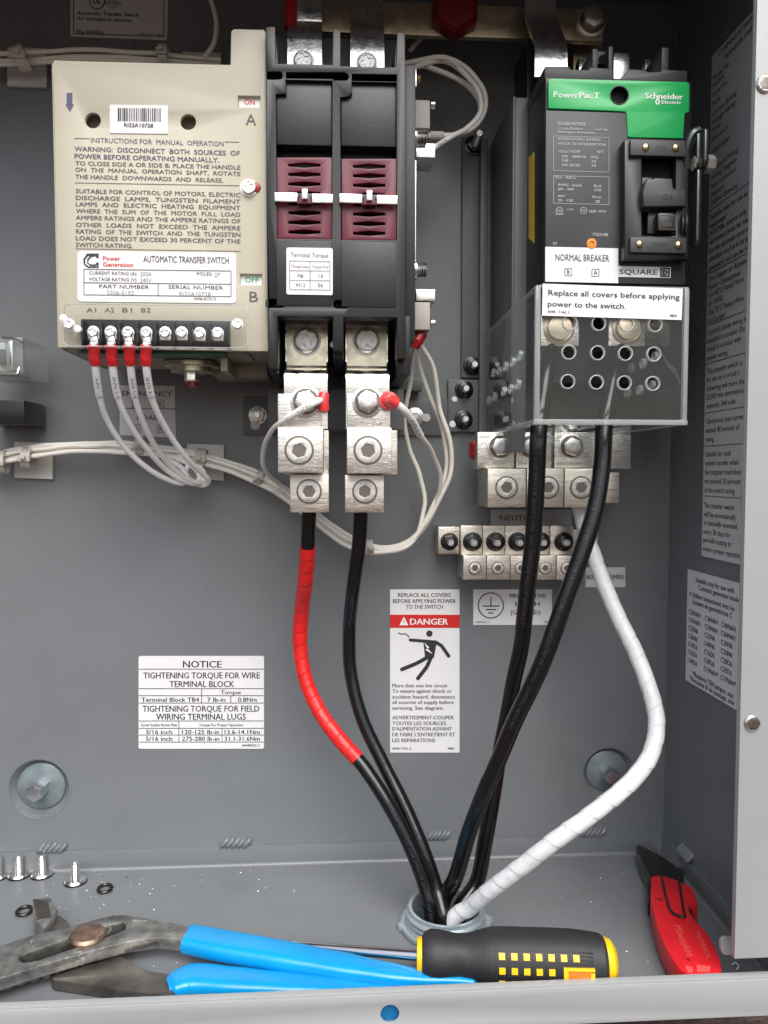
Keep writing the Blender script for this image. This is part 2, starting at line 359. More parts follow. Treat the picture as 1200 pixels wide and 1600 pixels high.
M_PH, M_HB, M_SS, M_NUT, M_NUTZ = m_phillips(), m_hexbolt(), m_setscrew(), m_nut(chunk=0), m_nut(ZINC, ZINC, 1.2)
M_NUTL = m_nut(BLACK_G, ZINC, 3.4, 0)
def threads(r, h, pitch=.0013):
    p = [(r * .7, 0)]; z = 0
    while z < h - pitch: p += [(r, z + pitch * .25), (r * .86, z + pitch * .75)]; z += pitch
    return p + [(r * .86, h), (r * .7, h + .0006), (r * .2, h + .0006)]

# ================================================================ THE CABINET
enc = thing('electrical_cabinet', (0, 0, FLOOR), 'open grey painted steel cabinet that holds all the switchgear and tools', 'cabinet')
XL = -.46; T = .002
DIM = ((61, 1232, 46, 37, 0), (951, 1208, 42, 34, .3))
b = MB(); b.mshape([rect(XL, FLOOR - .002, WALLX, ROOF)] + [circ(W(p[0], p[1], 0).x, W(p[0], p[1], 0).z, p[2] * .7 / FPX * .99, 48)[::-1] for p in DIM], lambda u, v, w_: (u, .0015 + w_, v), .003); back = obj('back_wall', b, PAINT, enc)
# pressed dimples round the two mounting bolts
def dimple(px, py, r, wr, roll):
    c = W(px, py, 0); k = r * .7 / FPX / 1.36
    b = MB(); b.lathe([(k * 1.45, -.00005), (k * 1.44, .00025), (k * 1.40, .0002), (k * 1.36, -.0004), (k * 1.28, -.0026), (k * 1.18, -.006), (k * 1.1, -.0075), (k * .2, -.0078)], c, (0, -1, 0), 48, cap0=False); dm = obj('dimple', b, PAINT, enc)
    k2 = wr * .69 / FPX; c2 = c + Vector((0, .0076, 0))
    b = MB(); b.lathe([(k2, 0), (k2, .002), (k2 * .95, .0026), (k2 * .3, .0026)], c2, (0, -1, 0), 48); wsh = obj('washer', b, GALV, enc)
    b = MB(); hr = k2 * .37; a = 0.5 + roll
    b.lathe([(hr, .0026), (hr, .019), (hr * .9, .0203), (hr * .3, .0205)], c2, (0, -1, 0), 6, 0, a); obj('bolt_head', b, mat('bolt_zinc', (.70, .72, .73), .3, 1, bump=.0002, bscale=200, var=.2, vscale=90), wsh)
for p in DIM: dimple(*p)
hc_ = HZ(696, 1447, FLOOR); b = MB(); b.mshape([rect(XL, -DF, WALLX + .002, 0), circ(hc_.x, hc_.y, .0276, 48)[::-1]], lambda u, v, w_: (u, v, FLOOR - .001 + w_), .002); obj('floor_pan', b, PAINT, enc)
# upturned weld flange along the back and the right wall
zf = W(700, 1313, .0016).z
b = MB(); b.box((XL, -.0016, FLOOR), (WALLX - .0016, -.0002, zf), .0004); b.box((WALLX - .0016, -DF + .004, FLOOR), (WALLX - .0001, -.0018, zf), .0004)
for i in range(6):
    a0, a1 = R(15 * i), R(15 * i + 15); f_ = .003
    ya, za, yb, zc = -.0016 - f_ * (1 - math.sin(a0)), FLOOR + f_ * (1 - math.cos(a0)), -.0016 - f_ * (1 - math.sin(a1)), FLOOR + f_ * (1 - math.cos(a1))
    b.add([(XL, ya, za + .0001), (WALLX, ya, za + .0001), (WALLX, yb, zc + .0001), (XL, yb, zc + .0001)], [(0, 1, 2, 3)]); xa, xb = WALLX + ya, WALLX + yb
    b.add([(xa, -DF + .004, za + .0001), (xa, -.002, za + .0001), (xb, -.002, zc + .0001), (xb, -DF + .004, zc + .0001)], [(0, 1, 2, 3)])
obj('weld_flange', b, PAINT, enc)
def weld(p0, p1, name='weld_bead', ax='x'):
    b = MB(); n = 5
    for i in range(n):
        c = p0.lerp(p1, (i + .5) / n); L = (p1 - p0).length / n; V = []; rr = .0042
        bm = bmesh.new(); bmesh.ops.create_uvsphere(bm, u_segments=12, v_segments=8, radius=1)
        for v in bm.verts: v.co = c + Matrix.Rotation(.75, 3, 'Y') @ Vector((v.co.x * L * (.52 if ax == 'x' else .5), v.co.y * (L * .7 if ax == 'y' else .0034), v.co.z * rr * random.uniform(1.3, 1.6)))
        bm.verts.index_update(); b.add([v.co.copy() for v in bm.verts], [tuple(v.index for v in f.verts) for f in bm.faces]); bm.free()
    obj(name, b, PAINT, enc)
for x0, x1, y in ((60, 102, 1325), (346, 390, 1317), (668, 700, 1305), (908, 944, 1300)): weld(W(x0, y, .001), W(x1, y, .001))
weld(SX(1062, 1322, WALLX - .002), SX(1080, 1342, WALLX - .002), ax='y')
b = MB(); b.box((WALLX, -DF, FLOOR - .002), (WALLX + .002, .003, ROOF)); obj('side_wall', b, PAINT, enc)
b = MB(); b.box((XL - .002, -DF, FLOOR - .002), (XL, .003, ROOF)); obj('side_wall', b, PAINT, enc)
b = MB(); b.box((XL - .002, -DF, ROOF), (WALLX + .002, .003, ROOF + .002)); b.box((XL, -DF - .0015, ROOF - .045), (WALLX, -DF, ROOF + .002)); obj('roof_panel', b, PAINT, enc)  # unseen front drop of the roof, deepened to shade the upper wall
# front lip with a round hole
zl = W(600, 1553, DF).z; zb = W(600, 1612, DF).z
hc = W(609, 1583, DF)
b = MB()
b.mshape([rect(XL, zb, WALLX + .03, zl), circ(hc.x, hc.z, .0062, 28)[::-1]], lambda u, v, w_: (u, -DF + .0 + w_, v), .002, 0, .0004)
b.box((XL, -DF + .0012, zl - .0016), (WALLX - .002, -DF + .007, zl + .0002), .0004); obj('front_lip', b, PAINT_F, enc)
b = MB(); b.lathe([(.0085, 0), (.0085, .001)], (hc.x, -DF + .0035, hc.z), (0, -1, 0), 24); obj('blue_film', b, mat('blue_film', (.006, .13, .33), .35), enc)
# right flange of the door frame, with its two rivet nuts
xf = W(1163, 800, DF).x; zfb = W(1150, 1497, DF).z
b = MB(); b.box((xf, -DF - .001, zfb), (WALLX + .03, -DF + .001, ROOF), .0007); b.box((xf, -DF + .001, zfb), (xf + .0012, -DF + .004, ROOF), .0004)
fl = obj('door_frame_flange', b, PAINT_F, enc)
b = MB(); b.shape([rrect(1127, 1466, 1150, 1492, 8)], DF - .022, DF - .019); obj('tab', b, PAINT_F, enc)
for px, py in ((1195, 131), (1176, 1130)):
    b = MB(); c = W(px, py, DF + .0018); b.lathe([(.0056, 0), (.0052, .0006), (.0045, .0012)], c, (0, -1, 0), 28, 0); b.lathe([(.0048, .0011), (.0042, .0013), (.002, .0013)], c, (0, -1, 0), 6, 1); obj('rivet_nut', b, [ZINC, STEEL_D], enc)
# ground outside
g = MB(); g.add([(-30, -40, FLOOR - .06), (30, -40, FLOOR - .06), (30, 30, FLOOR - .06), (-30, 30, FLOOR - .06)], [(0, 1, 2, 3)])
obj('ground', g, mat('red_brown_ground', (.10, .062, .048), .9, bump=.006, bscale=90, var=.5, vscale=60), kind='structure')
# paint chips and swarf on the floor
b = MB()
for i in range(90):
    if i < 34: px, py = random.gauss(190, 90), random.gauss(1385, 28)
    else: px, py = random.uniform(60, 1120), random.uniform(1352, 1520)
    if not (0 < px < 1135 and 1352 < py < 1535): continue
    c = HZ(px, py, FLOOR + .0004); s = random.uniform(.0003, .0011) * (1.4 if random.random() < .12 else 1); a = random.uniform(0, 6.28)
    q = [c + Vector((s * random.uniform(.5, 1.2) * math.cos(a + k * 1.57), s * random.uniform(.4, 1.1) * math.sin(a + k * 1.57), random.uniform(0, .0005))) for k in range(4)]
    b.add(q + [c + Vector((0, 0, .0008))], [(0, 1, 4), (1, 2, 4), (2, 3, 4), (3, 0, 4), (3, 2, 1, 0)], 0 if random.random() < .75 else 1)
for px, py in ((1118, 1411), (1121, 1424), (1185, 1500), (1190, 1512), (1150, 1515)):
    c = HZ(px, py, FLOOR + .001); b.tube(smooth([c, c + Vector((.003, .002, .001)), c + Vector((.002, .005, .002)), c + Vector((-.001, .004, .001))], 5), .00035, 5, 0)
obj('paint_chips', b, [PAPER, STEEL_D], label='white paint chips and metal swarf scattered over the cabinet floor', cat='debris', kind='stuff')

# ================================================================ STICKERS
def sticker(name, pts, d, label=None, parent=None, m=PAPER, rad=0, cat='label'):
    b = MB(); b.shape([pts], d - .0002, d + .00025, 0); return obj(name, b, m, parent, label, cat if parent is None else None)
def letters(b, st, d=None, mats=(INK,), name='lettering'): return obj(name, b, list(mats), st)
def quad(x0, y0, x1, y1, sl=None):
    k = slope((y0 + y1) / 2) if sl is None else sl; q = (x1 - x0) * k; return [(x0, y0), (x1, y0 + q), (x1, y1 + q), (x0, y1)]
e = .0004
# NOTICE torque
st = sticker('torque_notice', rrect(216.5, 1025, 412.5, 1170, 3), e, 'white NOTICE tightening torque label with printed table, low on the back wall', cat='label')
D = e + .0005; b = MB()
b.text('NOTICE', 286, 1037.5, 11, D, 346, bold=.02, sl=0); b.text('TIGHTENING TORQUE FOR WIRE', 224, 1055, 10, D, 406, bold=.02, sl=0)
b.text('TERMINAL BLOCK', 265, 1068.5, 10, D, 366, bold=.02, sl=0); b.text('Torque', 345, 1081.5, 6.5, D, 376, bold=.01, sl=0)
for t, x, x1 in (('Terminal Block TB4', 221, 311), ('7 lb-in', 324, 352), ('0.8Nm', 372, 401)): b.text(t, x, 1093, 7, D, x1, bold=.015, sl=0)
b.text('TIGHTENING TORQUE FOR FIELD', 223, 1107, 10, D, 405, bold=.02, sl=0); b.text('WIRING TERMINAL LUGS', 244, 1119.5, 10, D, 384, bold=.02, sl=0)
b.text('Screw Socket Across Flats', 220.5, 1132.5, 4.5, D, 277, sl=0, bold=.015); b.text('Torque For Proper Operation', 311, 1132.5, 4.5, D, 380, sl=0, bold=.015)
for y, r in ((1143.5, ('3/16 inch', '120-125 lb-in', '13.6-14.1Nm')), (1154, ('5/16 inch', '275-280 lb-in', '31.1-31.6Nm'))):
    for t, x, x1 in zip(r, (228, 284.5, 351), (269, 342.5, 406)): b.text(t, x, y, 7, D, x1, bold=.015, sl=0)
b.text('A044R026 C', 378, 1164.5, 4, D, 406, sl=0, bold=.02)
for y in (1045.5, 1076, 1087, 1098.5, 1126.5, 1138, 1148.5, 1159.5): b.line([(217, y), (412, y)], 1, D)
for x, y0, y1 in ((315, 1076, 1098.5), (360.5, 1087, 1098.5), (279.5, 1126.5, 1159.5), (347, 1138, 1159.5)): b.line([(x, y0), (x, y1)], 1, D)
letters(b, st)
# DANGER
st = sticker('danger_label', quad(609.5, 921, 718, 1176, 0), e, 'tall white DANGER label with red band and shocked stick figure', cat='sign')
b = MB()
for t, x, y, x1 in (('REPLACE ALL COVERS', 622, 929.5, 704), ('BEFORE APPLYING POWER', 614, 939, 712), ('TO THE SWITCH', 634, 948, 692)): b.text(t, x, y, 6.5, D, x1, sl=0, bold=.008)
for t, y, x1 in (('More than one live circuit', 1071, 699), ('To ensure against shock or', 1079.5, 706), ('accident hazard, disconnect', 1088.5, 711), ('all sources of supply before', 1097, 709), ('servicing. See diagram.', 1106, 693), ('ADVERTISSMENT-COUPER', 1121, 709), ('TOUTES LES SOURCES', 1130, 697), ("D'ALIMENTATION ADVANT", 1138.5, 706), ("DE FAIRE L'ENTRETIENT ET", 1147.5, 711), ('LES REPARATIONS', 1156.5, 680)): b.text(t, 613, y, 6, D, x1, sl=0, bold=.008)
b.text('0098-7735 A', 613, 1169.5, 3.6, D, 643, sl=0, bold=.02); b.text('MEX', 700, 1169.5, 3.6, D, 710, sl=0, bold=.04)
letters(b, st)
b = MB(); b.poly(quad(609.5, 960.5, 718, 981, 0), D); rb = obj('red_band', b, INK_R, st)
b = MB(); D2 = D + .0002; b.text('DANGER', 641, 971, 10, D2, 700, bold=.03, sl=0); b.poly([(631, 963.5), (638, 977), (624, 977)], D2)
b.line([(631, 968), (631, 973.5)], 1.2, D2 + .0001, 1); obj('lettering', b, [INK_W, INK_R], rb)
b = MB(); b.poly(circ(671, 990, 5, 20), D); b.poly([(661, 999), (683, 1001), (678, 1028), (664, 1026)], D)
for pts, wd in (([(641, 1000), (665, 1002)], 5), ([(680, 1003), (690, 1009), (701, 1025)], 5.5), ([(670, 1026), (650, 1037), (628, 1046)], 6), ([(674, 1026), (667, 1042), (653, 1060)], 6), ([(622, 989), (628, 991), (634, 990), (640, 996)], 1.6)): b.line(pts, wd, D)
for x, y, r in ((641, 1000, 2.5), (701, 1025, 2.8), (628, 1046, 3), (653, 1060, 3), (690, 1009, 2.7)): b.poly(circ(x, y, r, 12), D + .00005)
b.poly([(662, 1003), (671, 1012), (668, 1013), (676, 1022), (664, 1015), (668, 1014)], D + .0002, 1); obj('stick_figure', b, [INK, INK_W], st)
# earth
st = sticker('earth_label', quad(739.5, 921, 862.5, 976.5, 0), e, 'white protective earth label with circled ground symbol, behind the black cables')
b = MB(); N_ = 36
b.shape([circ(767, 946, 20.5, N_), circ(767, 946, 18.8, N_)[::-1]], D - .0001, D + .0001)
for p in ([(767, 933), (767, 947)], [(754, 947), (780, 947)], [(759, 952.5), (775, 952.5)], [(763, 958), (771, 958)]): b.line(p, 1.8, D)
b.text('PROTECTIVE', 796.5, 931, 7, D, 853, sl=0, bold=.008); b.text('EARTH', 805, 943.5, 7, D, 843, sl=0, bold=.008); b.text('(GROUND)', 798, 956.5, 7, D, 844, sl=0, bold=.008)
b.text('0098-8501 C', 743, 972, 3.2, D, 765, sl=0); b.text('MEX', 851, 972, 3.2, D, 859, sl=0, bold=.03); letters(b, st)
st = sticker('neutral_label', quad(767, 796, 893, 820.5, 0), e, 'grey NEUTRAL label above the ground bar', m=PAPER_G)
b = MB(); b.text('NEUTRAL', 781, 809, 8.5, D, 843, sl=0, bold=.01); letters(b, st)
st = sticker('bonding_label', quad(915, 886.5, 977, 917.5, 0), e, 'narrow pale BONDING JUMPER label beside the white cable', m=mat('pale_vinyl', (.6, .6, .61), .4))
b = MB(); b.text('BONDING-JUMPER', 917, 901.5, 7.5, D, 975, sl=0, bold=.01); letters(b, st)
st = sticker('emergency_label', [(187, 602), (273, 603), (275, 684), (187, 680)], e, 'grey EMERGENCY and LOAD label behind the four white wires', m=PAPER_G)
b = MB(); b.text('EMERGENCY', 191, 614.5, 8.5, D, 269, sl=.01, bold=.008); b.text('LOAD', 214, 652, 8.5, D, 249, sl=.01, bold=.008); b.line([(187, 638), (274, 639)], 1, D)
for x, y in ((212, 631), (251, 631), (213, 669.5), (251, 670)): b.text('A' if x < 230 else 'B', x, y, 7, D, align='C'); b.frame(x - 5.5, y - 6, x + 5.5, y + 6, .8, D, sl=0)
letters(b, st)
st = sticker('listing_label', [(110, -14), (263, -12), (261, 63), (110, 57)], e, 'white listing label for emergency systems at the top edge', m=mat('shaded_vinyl', (.62, .61, .60), .4))
b = MB(); b.frame(115, -10, 256, 52.5, 1.2, D, sl=.03); b.shape([circ(151.5, 2, 12.5, 30), circ(151.5, 2, 11, 30)[::-1]], D - .0001, D + .0001)
b.text('UL', 145, 1.5, 9, D, 158, bold=.03); b.text('LISTED', 164.5, 4, 6, D, 189, bold=.02); b.text('527M', 171, 10.5, 3.5, D, 184); b.text('Automatic Transfer Switch', 121, 19.5, 6.3, D, 216, bold=.012); b.text('for emergency systems.', 121, 28, 6.3, D, 207, bold=.012)
b.text('File E44433', 120, 49, 6.3, D, 161, bold=.012); b.text('0098-2472, F', 216, 53, 3, D, 240); b.text('MEX', 245, 54, 3, D, 254, bold=.04); letters(b, st)
# side wall labels (they lie on the side wall: u = depth, v = height)
XW = WALLX - .0006
def side_text(b, t, u, z, h, u1=None, bold=.01, off=.0005):
    return b._txt(t, u, -z, h, lambda a, q: Vector((XW - off, -a, -q)), None if u1 is None else u1 - u, 'L', bold, 0, 0)
def dS(px, py): p = SX(px, py, XW); return -p.y, p.z
def side_sticker(name, px, ya, yb, d1, label, m):
    d0, za = dS(px, ya); zb_ = dS(px - (yb - ya) * .0135, yb)[1]
    b = MB(); b.box((XW, -d0, zb_), (XW - .0003, -d1, za)); return obj(name, b, m, None, label, 'label'), d0, za, zb_
SG = mat('silver_vinyl', (.68, .68, .69), .42)
st, d0, za, zb_ = side_sticker('rating_label', 1113, 88, 870, .205, 'tall silver rating label with long printed text on the right side wall', SG)
rows = [(96, 'CUMMINS POWER GENERATION', 1), (111, 'TRANSFER SWITCH', 1), (125, 'Model No.', 0), (136, 'Modele', 0), (150, 'Serial No.', 0), (164, 'Serie', 0), (180, 'Current Rating:', 0), (193, 'Voltage Rating:', 0), (205, 'Poles:', 0), (219, 'Frequency:', 0), (238, 'Application:', 0), (266, 'Enclosure Rating:', 0), (279, 'Wiring Diagram:', 0), (292, 'Interconnection', 0), (305, 'Diagram:', 0), (318, 'Outline Drawing:', 0), (328, None, 0),
 (340, 'Suitable only for use as service', 1), (353, 'equipment', 1), (365, 'NORMAL source only. A suitable', 1), (378, 'disconnect must be readily', 1), (392, 'for the alternate source, or the', 1), (405, 'alternate source is an approved', 1), (419, 'generator and can be readily', 1), (427, None, 0), (436, 'Use Copper or Aluminum', 1), (449, 'Power Connections', 1), (461, 'Use 60°C Rated Wire', 0), (474, '#1 AWG', 0), (488, 'Use 75°C Rated Wire', 0), (501, 'And Larger', 0), (508, None, 0), (519, 'Control circuit wiring is', 0), (532, 'installed in conduit. Do', 0), (545, 'install in conduit with', 0), (559, 'power wiring.', 0), (568, None, 0), (580, 'This transfer switch is', 0), (593, 'for use on a circuit c', 0), (607, 'delivering not more than', 0), (620, '22,000 rms symmetrical', 0), (634, 'amperes, 240 volts', 0), (645, None, 0), (658, 'Continuous load current', 0), (672, 'exceed 80 percent of', 0), (686, 'rating.', 0), (697, None, 0), (709, 'Suitable for total', 0), (723, 'system transfer when', 0), (737, 'the tungsten load does', 0), (751, 'not exceed 30 percent', 0), (765, 'of the switch rating.', 0), (775, None, 0), (789, 'The transfer switch', 0), (803, 'will be automatically', 0), (816, 'or manually operated', 0), (830, 'every 28 days for', 0), (843, 'periodic testing to', 0), (857, 'ensure proper operation', 0)]
b = MB()
for i, (y, t, bo) in enumerate(rows):
    z = dS(1114 - (y - 88) * .0135, y)[1]
    if t is None: b.box((XW - .0004, -d0 - .001, z - .0002), (XW - .0006, -.205, z + .0002)); continue
    side_text(b, t, d0 + (.012 if i == 0 else .02 if i == 1 else .003), z, .0046, bold=.022 if bo else .008)
for i, (y, t) in enumerate(((96, 'N'), (120, 'K'), (146, '2'), (160, '2'), (173, '2'), (186, '6'), (199, 'N'), (213, 'E'), (225, 'T'), (238, 'A'), (266, 'A'), (279, 'A'))): side_text(b, t, .137, dS(1114 - (y - 88) * .0135, y)[1], .0042, bold=.03)
letters(b, st)
st, d0, za, zb_ = side_sticker('generator_list_label', 1075, 889, 1063, .205, 'square silver label listing generator numbers on the right side wall', mat('silver_vinyl_light', (.78, .78, .79), .42))
b = MB(); hh = za - zb_
def sl_(k, t, u, bold=.02, h=.0046): side_text(b, t, d0 + u, za - hh * k, h, bold=bold)
sl_(.07, 'Suitable only for use with', .016); sl_(.13, 'Cummins generator models:', .021); sl_(.21, 'A Utiliser uniquement avec les', .004); sl_(.27, 'Suivants de generatrices C', .011)
for i, r in enumerate((('C20N6H', 'C36N6H', 'C40N6H'), ('C45N6H', 'C50N6H', 'C60N6H'), ('C22N6', 'C25N6', 'C30N6'), ('C36N6', 'C40N6', 'C20N6'), ('C10D6', 'C15D6', 'C20D6'), ('C25D6', 'C30D6', 'C35D6'), ('C40D6', 'C13N6H*', 'C17N6H*'))):
    for t, u in zip(r, (.004, .034, .062)): sl_(.37 + i * .072, t, u, h=.0044)
sl_(.90, '*Requires TB4 jumper, see', .014); sl_(.955, '*Necessite fil de pontage, voir', .008); letters(b, st)

# ================================================================ TRANSFER SWITCH ACTUATOR (beige)
A_D = .14
ats = thing('transfer_switch', W(250, 545, .08), 'beige steel transfer switch housing printed with operating instructions', 'transfer switch')
out = [(83, 96), (85, 94), (360, 101), (361, 49), (365, 45), (412, 46), (415, 50), (419, 549), (92, 543)]
b = MB(); b.shape([out, circ(145, 188, 12, 32)[::-1], circ(294, 190.5, 12, 32)[::-1], quad(372, 149.5, 406.5, 167, .02)[::-1], quad(375, 428, 409.5, 444.5, .02)[::-1]], A_D - .004, A_D, 0, .0007); fp = obj('front_cover', b, BEIGE, ats)
b = MB(); b.pbox(85, 103, 415, 545, .03, A_D - .012, .001, 0)
b.pbox(372, 147, 410, 447, A_D - .012, A_D - .0055, 0, 0)
q0 = W(83, 100, A_D); q1 = W(417, 546, A_D)
zt, zb2, xl, xr = W(250, 98, A_D).z, W(250, 546, A_D).z, W(87, 320, A_D).x, W(417, 320, A_D).x
b.box((xl, -A_D + .004, zb2), (xl + .0015, -.03, zt)); b.box((xr - .0015, -A_D + .004, zb2), (xr, -.03, zt)); b.box((xl + .0015, -A_D + .004, zt - .0015), (xr - .0015, -.03, zt)); obj('housing', b, BEIGE, ats)
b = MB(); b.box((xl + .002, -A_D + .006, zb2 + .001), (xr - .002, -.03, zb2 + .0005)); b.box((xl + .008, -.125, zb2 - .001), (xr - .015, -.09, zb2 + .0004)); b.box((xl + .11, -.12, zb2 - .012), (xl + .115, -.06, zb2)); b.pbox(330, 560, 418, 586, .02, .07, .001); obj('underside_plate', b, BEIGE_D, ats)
b = MB(); c = W(300, 566, .09); b.lathe([(.02, 0), (.021, .001), (.021, .004), (.016, .0045), (.016, .008), (.006, .0085)], c, (0, 0, -1), 36); ds = obj('solenoid_disc', b, ZINCY, ats)
b = MB(); b.lathe([(.006, .008), (.006, .014), (.005, .015)], c, (0, 0, -1), 6, 0); b.lathe([(.0045, .015), (.0045, .019), (.003, .0195)], c, (0, 0, -1), 12, 1); obj('red_marked_bolt', b, [ZINC, RED], ds)
for x0, y0, x1, y1, t, m, xa, xb in ((372, 149.5, 406.5, 167, 'ON', INK_R, 381.5, 398), (375, 428, 409.5, 444.5, 'OFF', INK_GR, 383, 404)):
    b = MB(); b.pbox(x0 - 2, y0 - 2, x1 + 2, y1 + 2, A_D - .005, A_D - .003); fg = obj('indicator_flag', b, PAPER, ats)
    b = MB(); b.text(t, xa, (y0 + y1) / 2 + .5, 8.5, A_D - .0027, xb, bold=.02); obj('lettering', b, m, fg)
D = A_D + .0003; b = MB()
b.text('INSTRUCTIONS FOR  MANUAL  OPERATION', 142, 218.5, 7.8, D, 349.5); b.line([(116, 216), (140, 216.5)], .9, D); b.line([(351, 221.5), (374, 222)], .9, D)
b.text('WARNING:  DISCONNECT  BOTH  SOURCES  OF', 116.5, 232, 7.8, D, 374.5, bold=.016); b.text('POWER BEFORE OPERATING MANUALLY.', 116.5, 243.5, 7.8, D, 342, bold=.016)
for t, y, x1 in (('TO CLOSE SIDE A OR SIDE B: PLACE THE HANDLE', 254.5, 375.5), ('ON  THE  MANUAL  OPERATION  SHAFT,  ROTATE', 264.5, 375.5), ('THE HANDLE  DOWNWARDS  AND  RELEASE.', 275.5, 348.5)): b.text(t, 117.5, y, 6.8, D, x1, bold=.004, mi=1)
b.line([(117, 285.5), (374, 290)], .9, D, 1); b.line([(118, 388.5), (376, 392.5)], .9, D, 1)
for t, y, x1 in zip(('SUITABLE FOR CONTROL OF MOTORS, ELECTRIC', 'DISCHARGE  LAMPS,  TUNGSTEN  FILAMENT', 'LAMPS  AND  ELECTRIC  HEATING  EQUIPMENT', 'WHERE  THE  SUM  OF  THE  MOTOR  FULL  LOAD', 'AMPERE RATINGS AND THE AMPERE RATINGS OF', 'OTHER  LOADS  NOT  EXCEED  THE  AMPERE', 'RATING  OF  THE  SWITCH  AND  THE  TUNGSTEN', 'LOAD DOES NOT EXCEED 30 PERCENT OF THE', 'SWITCH RATING.'), (298, 308.5, 318.5, 329, 339.5, 350.5, 361, 371.5, 382), [375.5] * 8 + [207]): b.text(t, 118.5, y, 6.9, D, x1, bold=.004, mi=1)
b.text('A', 384, 186, 18, D, 400, mi=1, bold=.006); b.text('B', 390, 463, 17, D, 403, mi=1, bold=.006)
b.poly([(104, 145), (113, 145), (113, 163), (115.5, 163), (109, 174.5), (102, 163), (104, 163)], D)
for t, x in (('A1', 135), ('A2', 163.5), ('B1', 191), ('B2', 220.5)): b.text(t, x, 484, 7.5, D, x + 15, mi=1)
obj('printed_instructions', b, [INK_B, mat('dark_grey_ink', (.10, .095, .10), .5)], ats)
st = sticker('serial_sticker', quad(171.5, 163.5, 262.5, 208, .012), A_D + .0003, parent=ats); D = A_D + .0009
b = MB(); x = 184
while x < 252:
    wd = random.choice((1, 1, 1.6, 2.4)); b.poly(quad(x, 168.5 + (x - 184) * .01, x + wd, 189 + (x - 184) * .01, 0), D); x += wd + random.choice((1, 1.4, 2))
b.text('RI22A10728', 194, 194.8, 6, D, 239, bold=.01); obj('lettering', b, INK, st)
st = sticker('nameplate', [(p[0], p[1] + (p[0] - 121) * .012) for p in rrect(121, 392, 369, 471, 6)], A_D + .0003, parent=ats)
b = MB()
b.text('AUTOMATIC TRANSFER SWITCH', 224, 404, 10.5, D, 357.5, bold=.004); b.frame(131, 420.5, 361, 460.5, 1, D, sl=.012); b.line([(131, 441.5), (361, 444)], 1, D); b.line([(247, 442.5), (247, 462)], 1, D)
b.text('CURRENT RATING (A):', 139, 426, 5.6, D, 214.5); b.text('VOLTAGE RATING (V):', 139, 435.5, 5.6, D, 214.5); b.text('POLES:', 307.5, 427.5, 5.4, D, 332); b.text('PART NUMBER', 155, 447, 6, D, 233); b.text('SERIAL NUMBER', 263, 448, 6, D, 349); b.text('0098-8375 D', 303, 466.5, 4.4, D, 338)
for t, x, y, x1 in (('200A', 219, 427.5, 237), ('240V', 219, 437, 237), ('2P', 335, 429, 344), ('0306-5192', 167, 456.5, 209), ('RI22A10728', 280, 458.5, 329)): b.text(t, x, y, 7, D, x1, mi=1)
b.shape([[(136, 396), (154, 396), (154, 403), (151, 403), (149, 400), (143, 401), (138, 406), (138, 411), (142, 413), (149, 413), (151, 410), (154, 410), (154, 418), (137, 418), (131, 413), (130, 405)], [(137, 400), (133, 405), (133, 412), (138, 416), (152, 416), (152, 413), (150, 415), (141, 415), (136, 411), (136, 405), (142, 399), (151, 399), (152, 398)]], D - .00015, D); b.text('Power', 161, 403, 7, D, 188, mi=2, bold=.012); b.text('Generation', 161, 412.5, 7, D, 208, mi=2, bold=.012)
obj('lettering', b, [INK, INK_G, INK_R], st)
c = W(389, 294, A_D); inst('cover_screw', M_PH, c, ats, 11 * .56 / FPX, .2)
b = MB(); b.lathe([(.004, 0), (.0035, .001), (.001, .0016)], W(399, 293, A_D), (0, -1, 0), 10); obj('torque_paint', b, RED, ats)
# terminal strip
ts = thing('terminal_strip', W(243, 541, A_D), 'black eight way screw terminal strip under a clear guard', 'terminal block')
b = MB(); b.pbox(127, 500, 360, 541, A_D - .002, A_D + .001, .0003, 0); b.pbox(127, 545, 352, 553, A_D - .03, A_D - .008, 0, 1)
for i in range(9): x = 128 + i * 28.6; b.pbox(x - 1.6, 500.5 + (x - 128) * .01, x + 1.6, 541 + (x - 128) * .01, A_D, A_D + .0065, .0002, 0)
obj('base', b, [BLACK_G, mat('green_board', (.01, .09, .055), .4)], ts)
TX = [(146, 519), (173, 519), (200, 520), (228.5, 520), (258, 520), (284, 520), (312, 521), (340, 521)]
for i, (x, y) in enumerate(TX):
    c = W(x, y, A_D + .0025); inst('terminal_screw', M_PH, c, ts, 8 * .557 / FPX, random.uniform(0, 1.5))
    b = MB(); b.pbox(x - 9, y - 2, x + 9, y + 12, A_D + .0008, A_D + .0024, .0003); obj('clamp_plate', b, ZINC, ts)
b = MB(); gd = A_D + .0085
b.shape([[(p[0], p[1] + (p[0] - 98) * .012) for p in rrect(98, 473, 388, 541, 9, 6)]], gd, gd + .0015, 0, .0003); gu = obj('clear_guard', b, GUARD, ts)
b = MB(); o1 = [(p[0], p[1] + (p[0] - 98) * .012) for p in rrect(98, 473, 388, 541, 9, 6)]; o2 = [(p[0], p[1] + (p[0] - 98) * .012) for p in rrect(99.6, 474.6, 386.4, 539.4, 8, 6)]
b.shape([o1, o2[::-1]], gd - .0004, gd + .0019, 0); obj('guard_rim', b, EDGE, gu)
for x, y in ((108, 507), (371, 507)): inst('guard_screw', M_PH, W(x, y, gd + .0015), gu, 7.5 * .55 / FPX, .6)
b = MB()
for x, y in ((99, 497), (121, 514)): b = MB(); b.lathe([(.0024, -.007), (.0026, .0005), (.001, .0012)], W(x, y, gd + .001), (0, -1, 0), 10); obj('witness_paint', b, INK_W, gu)

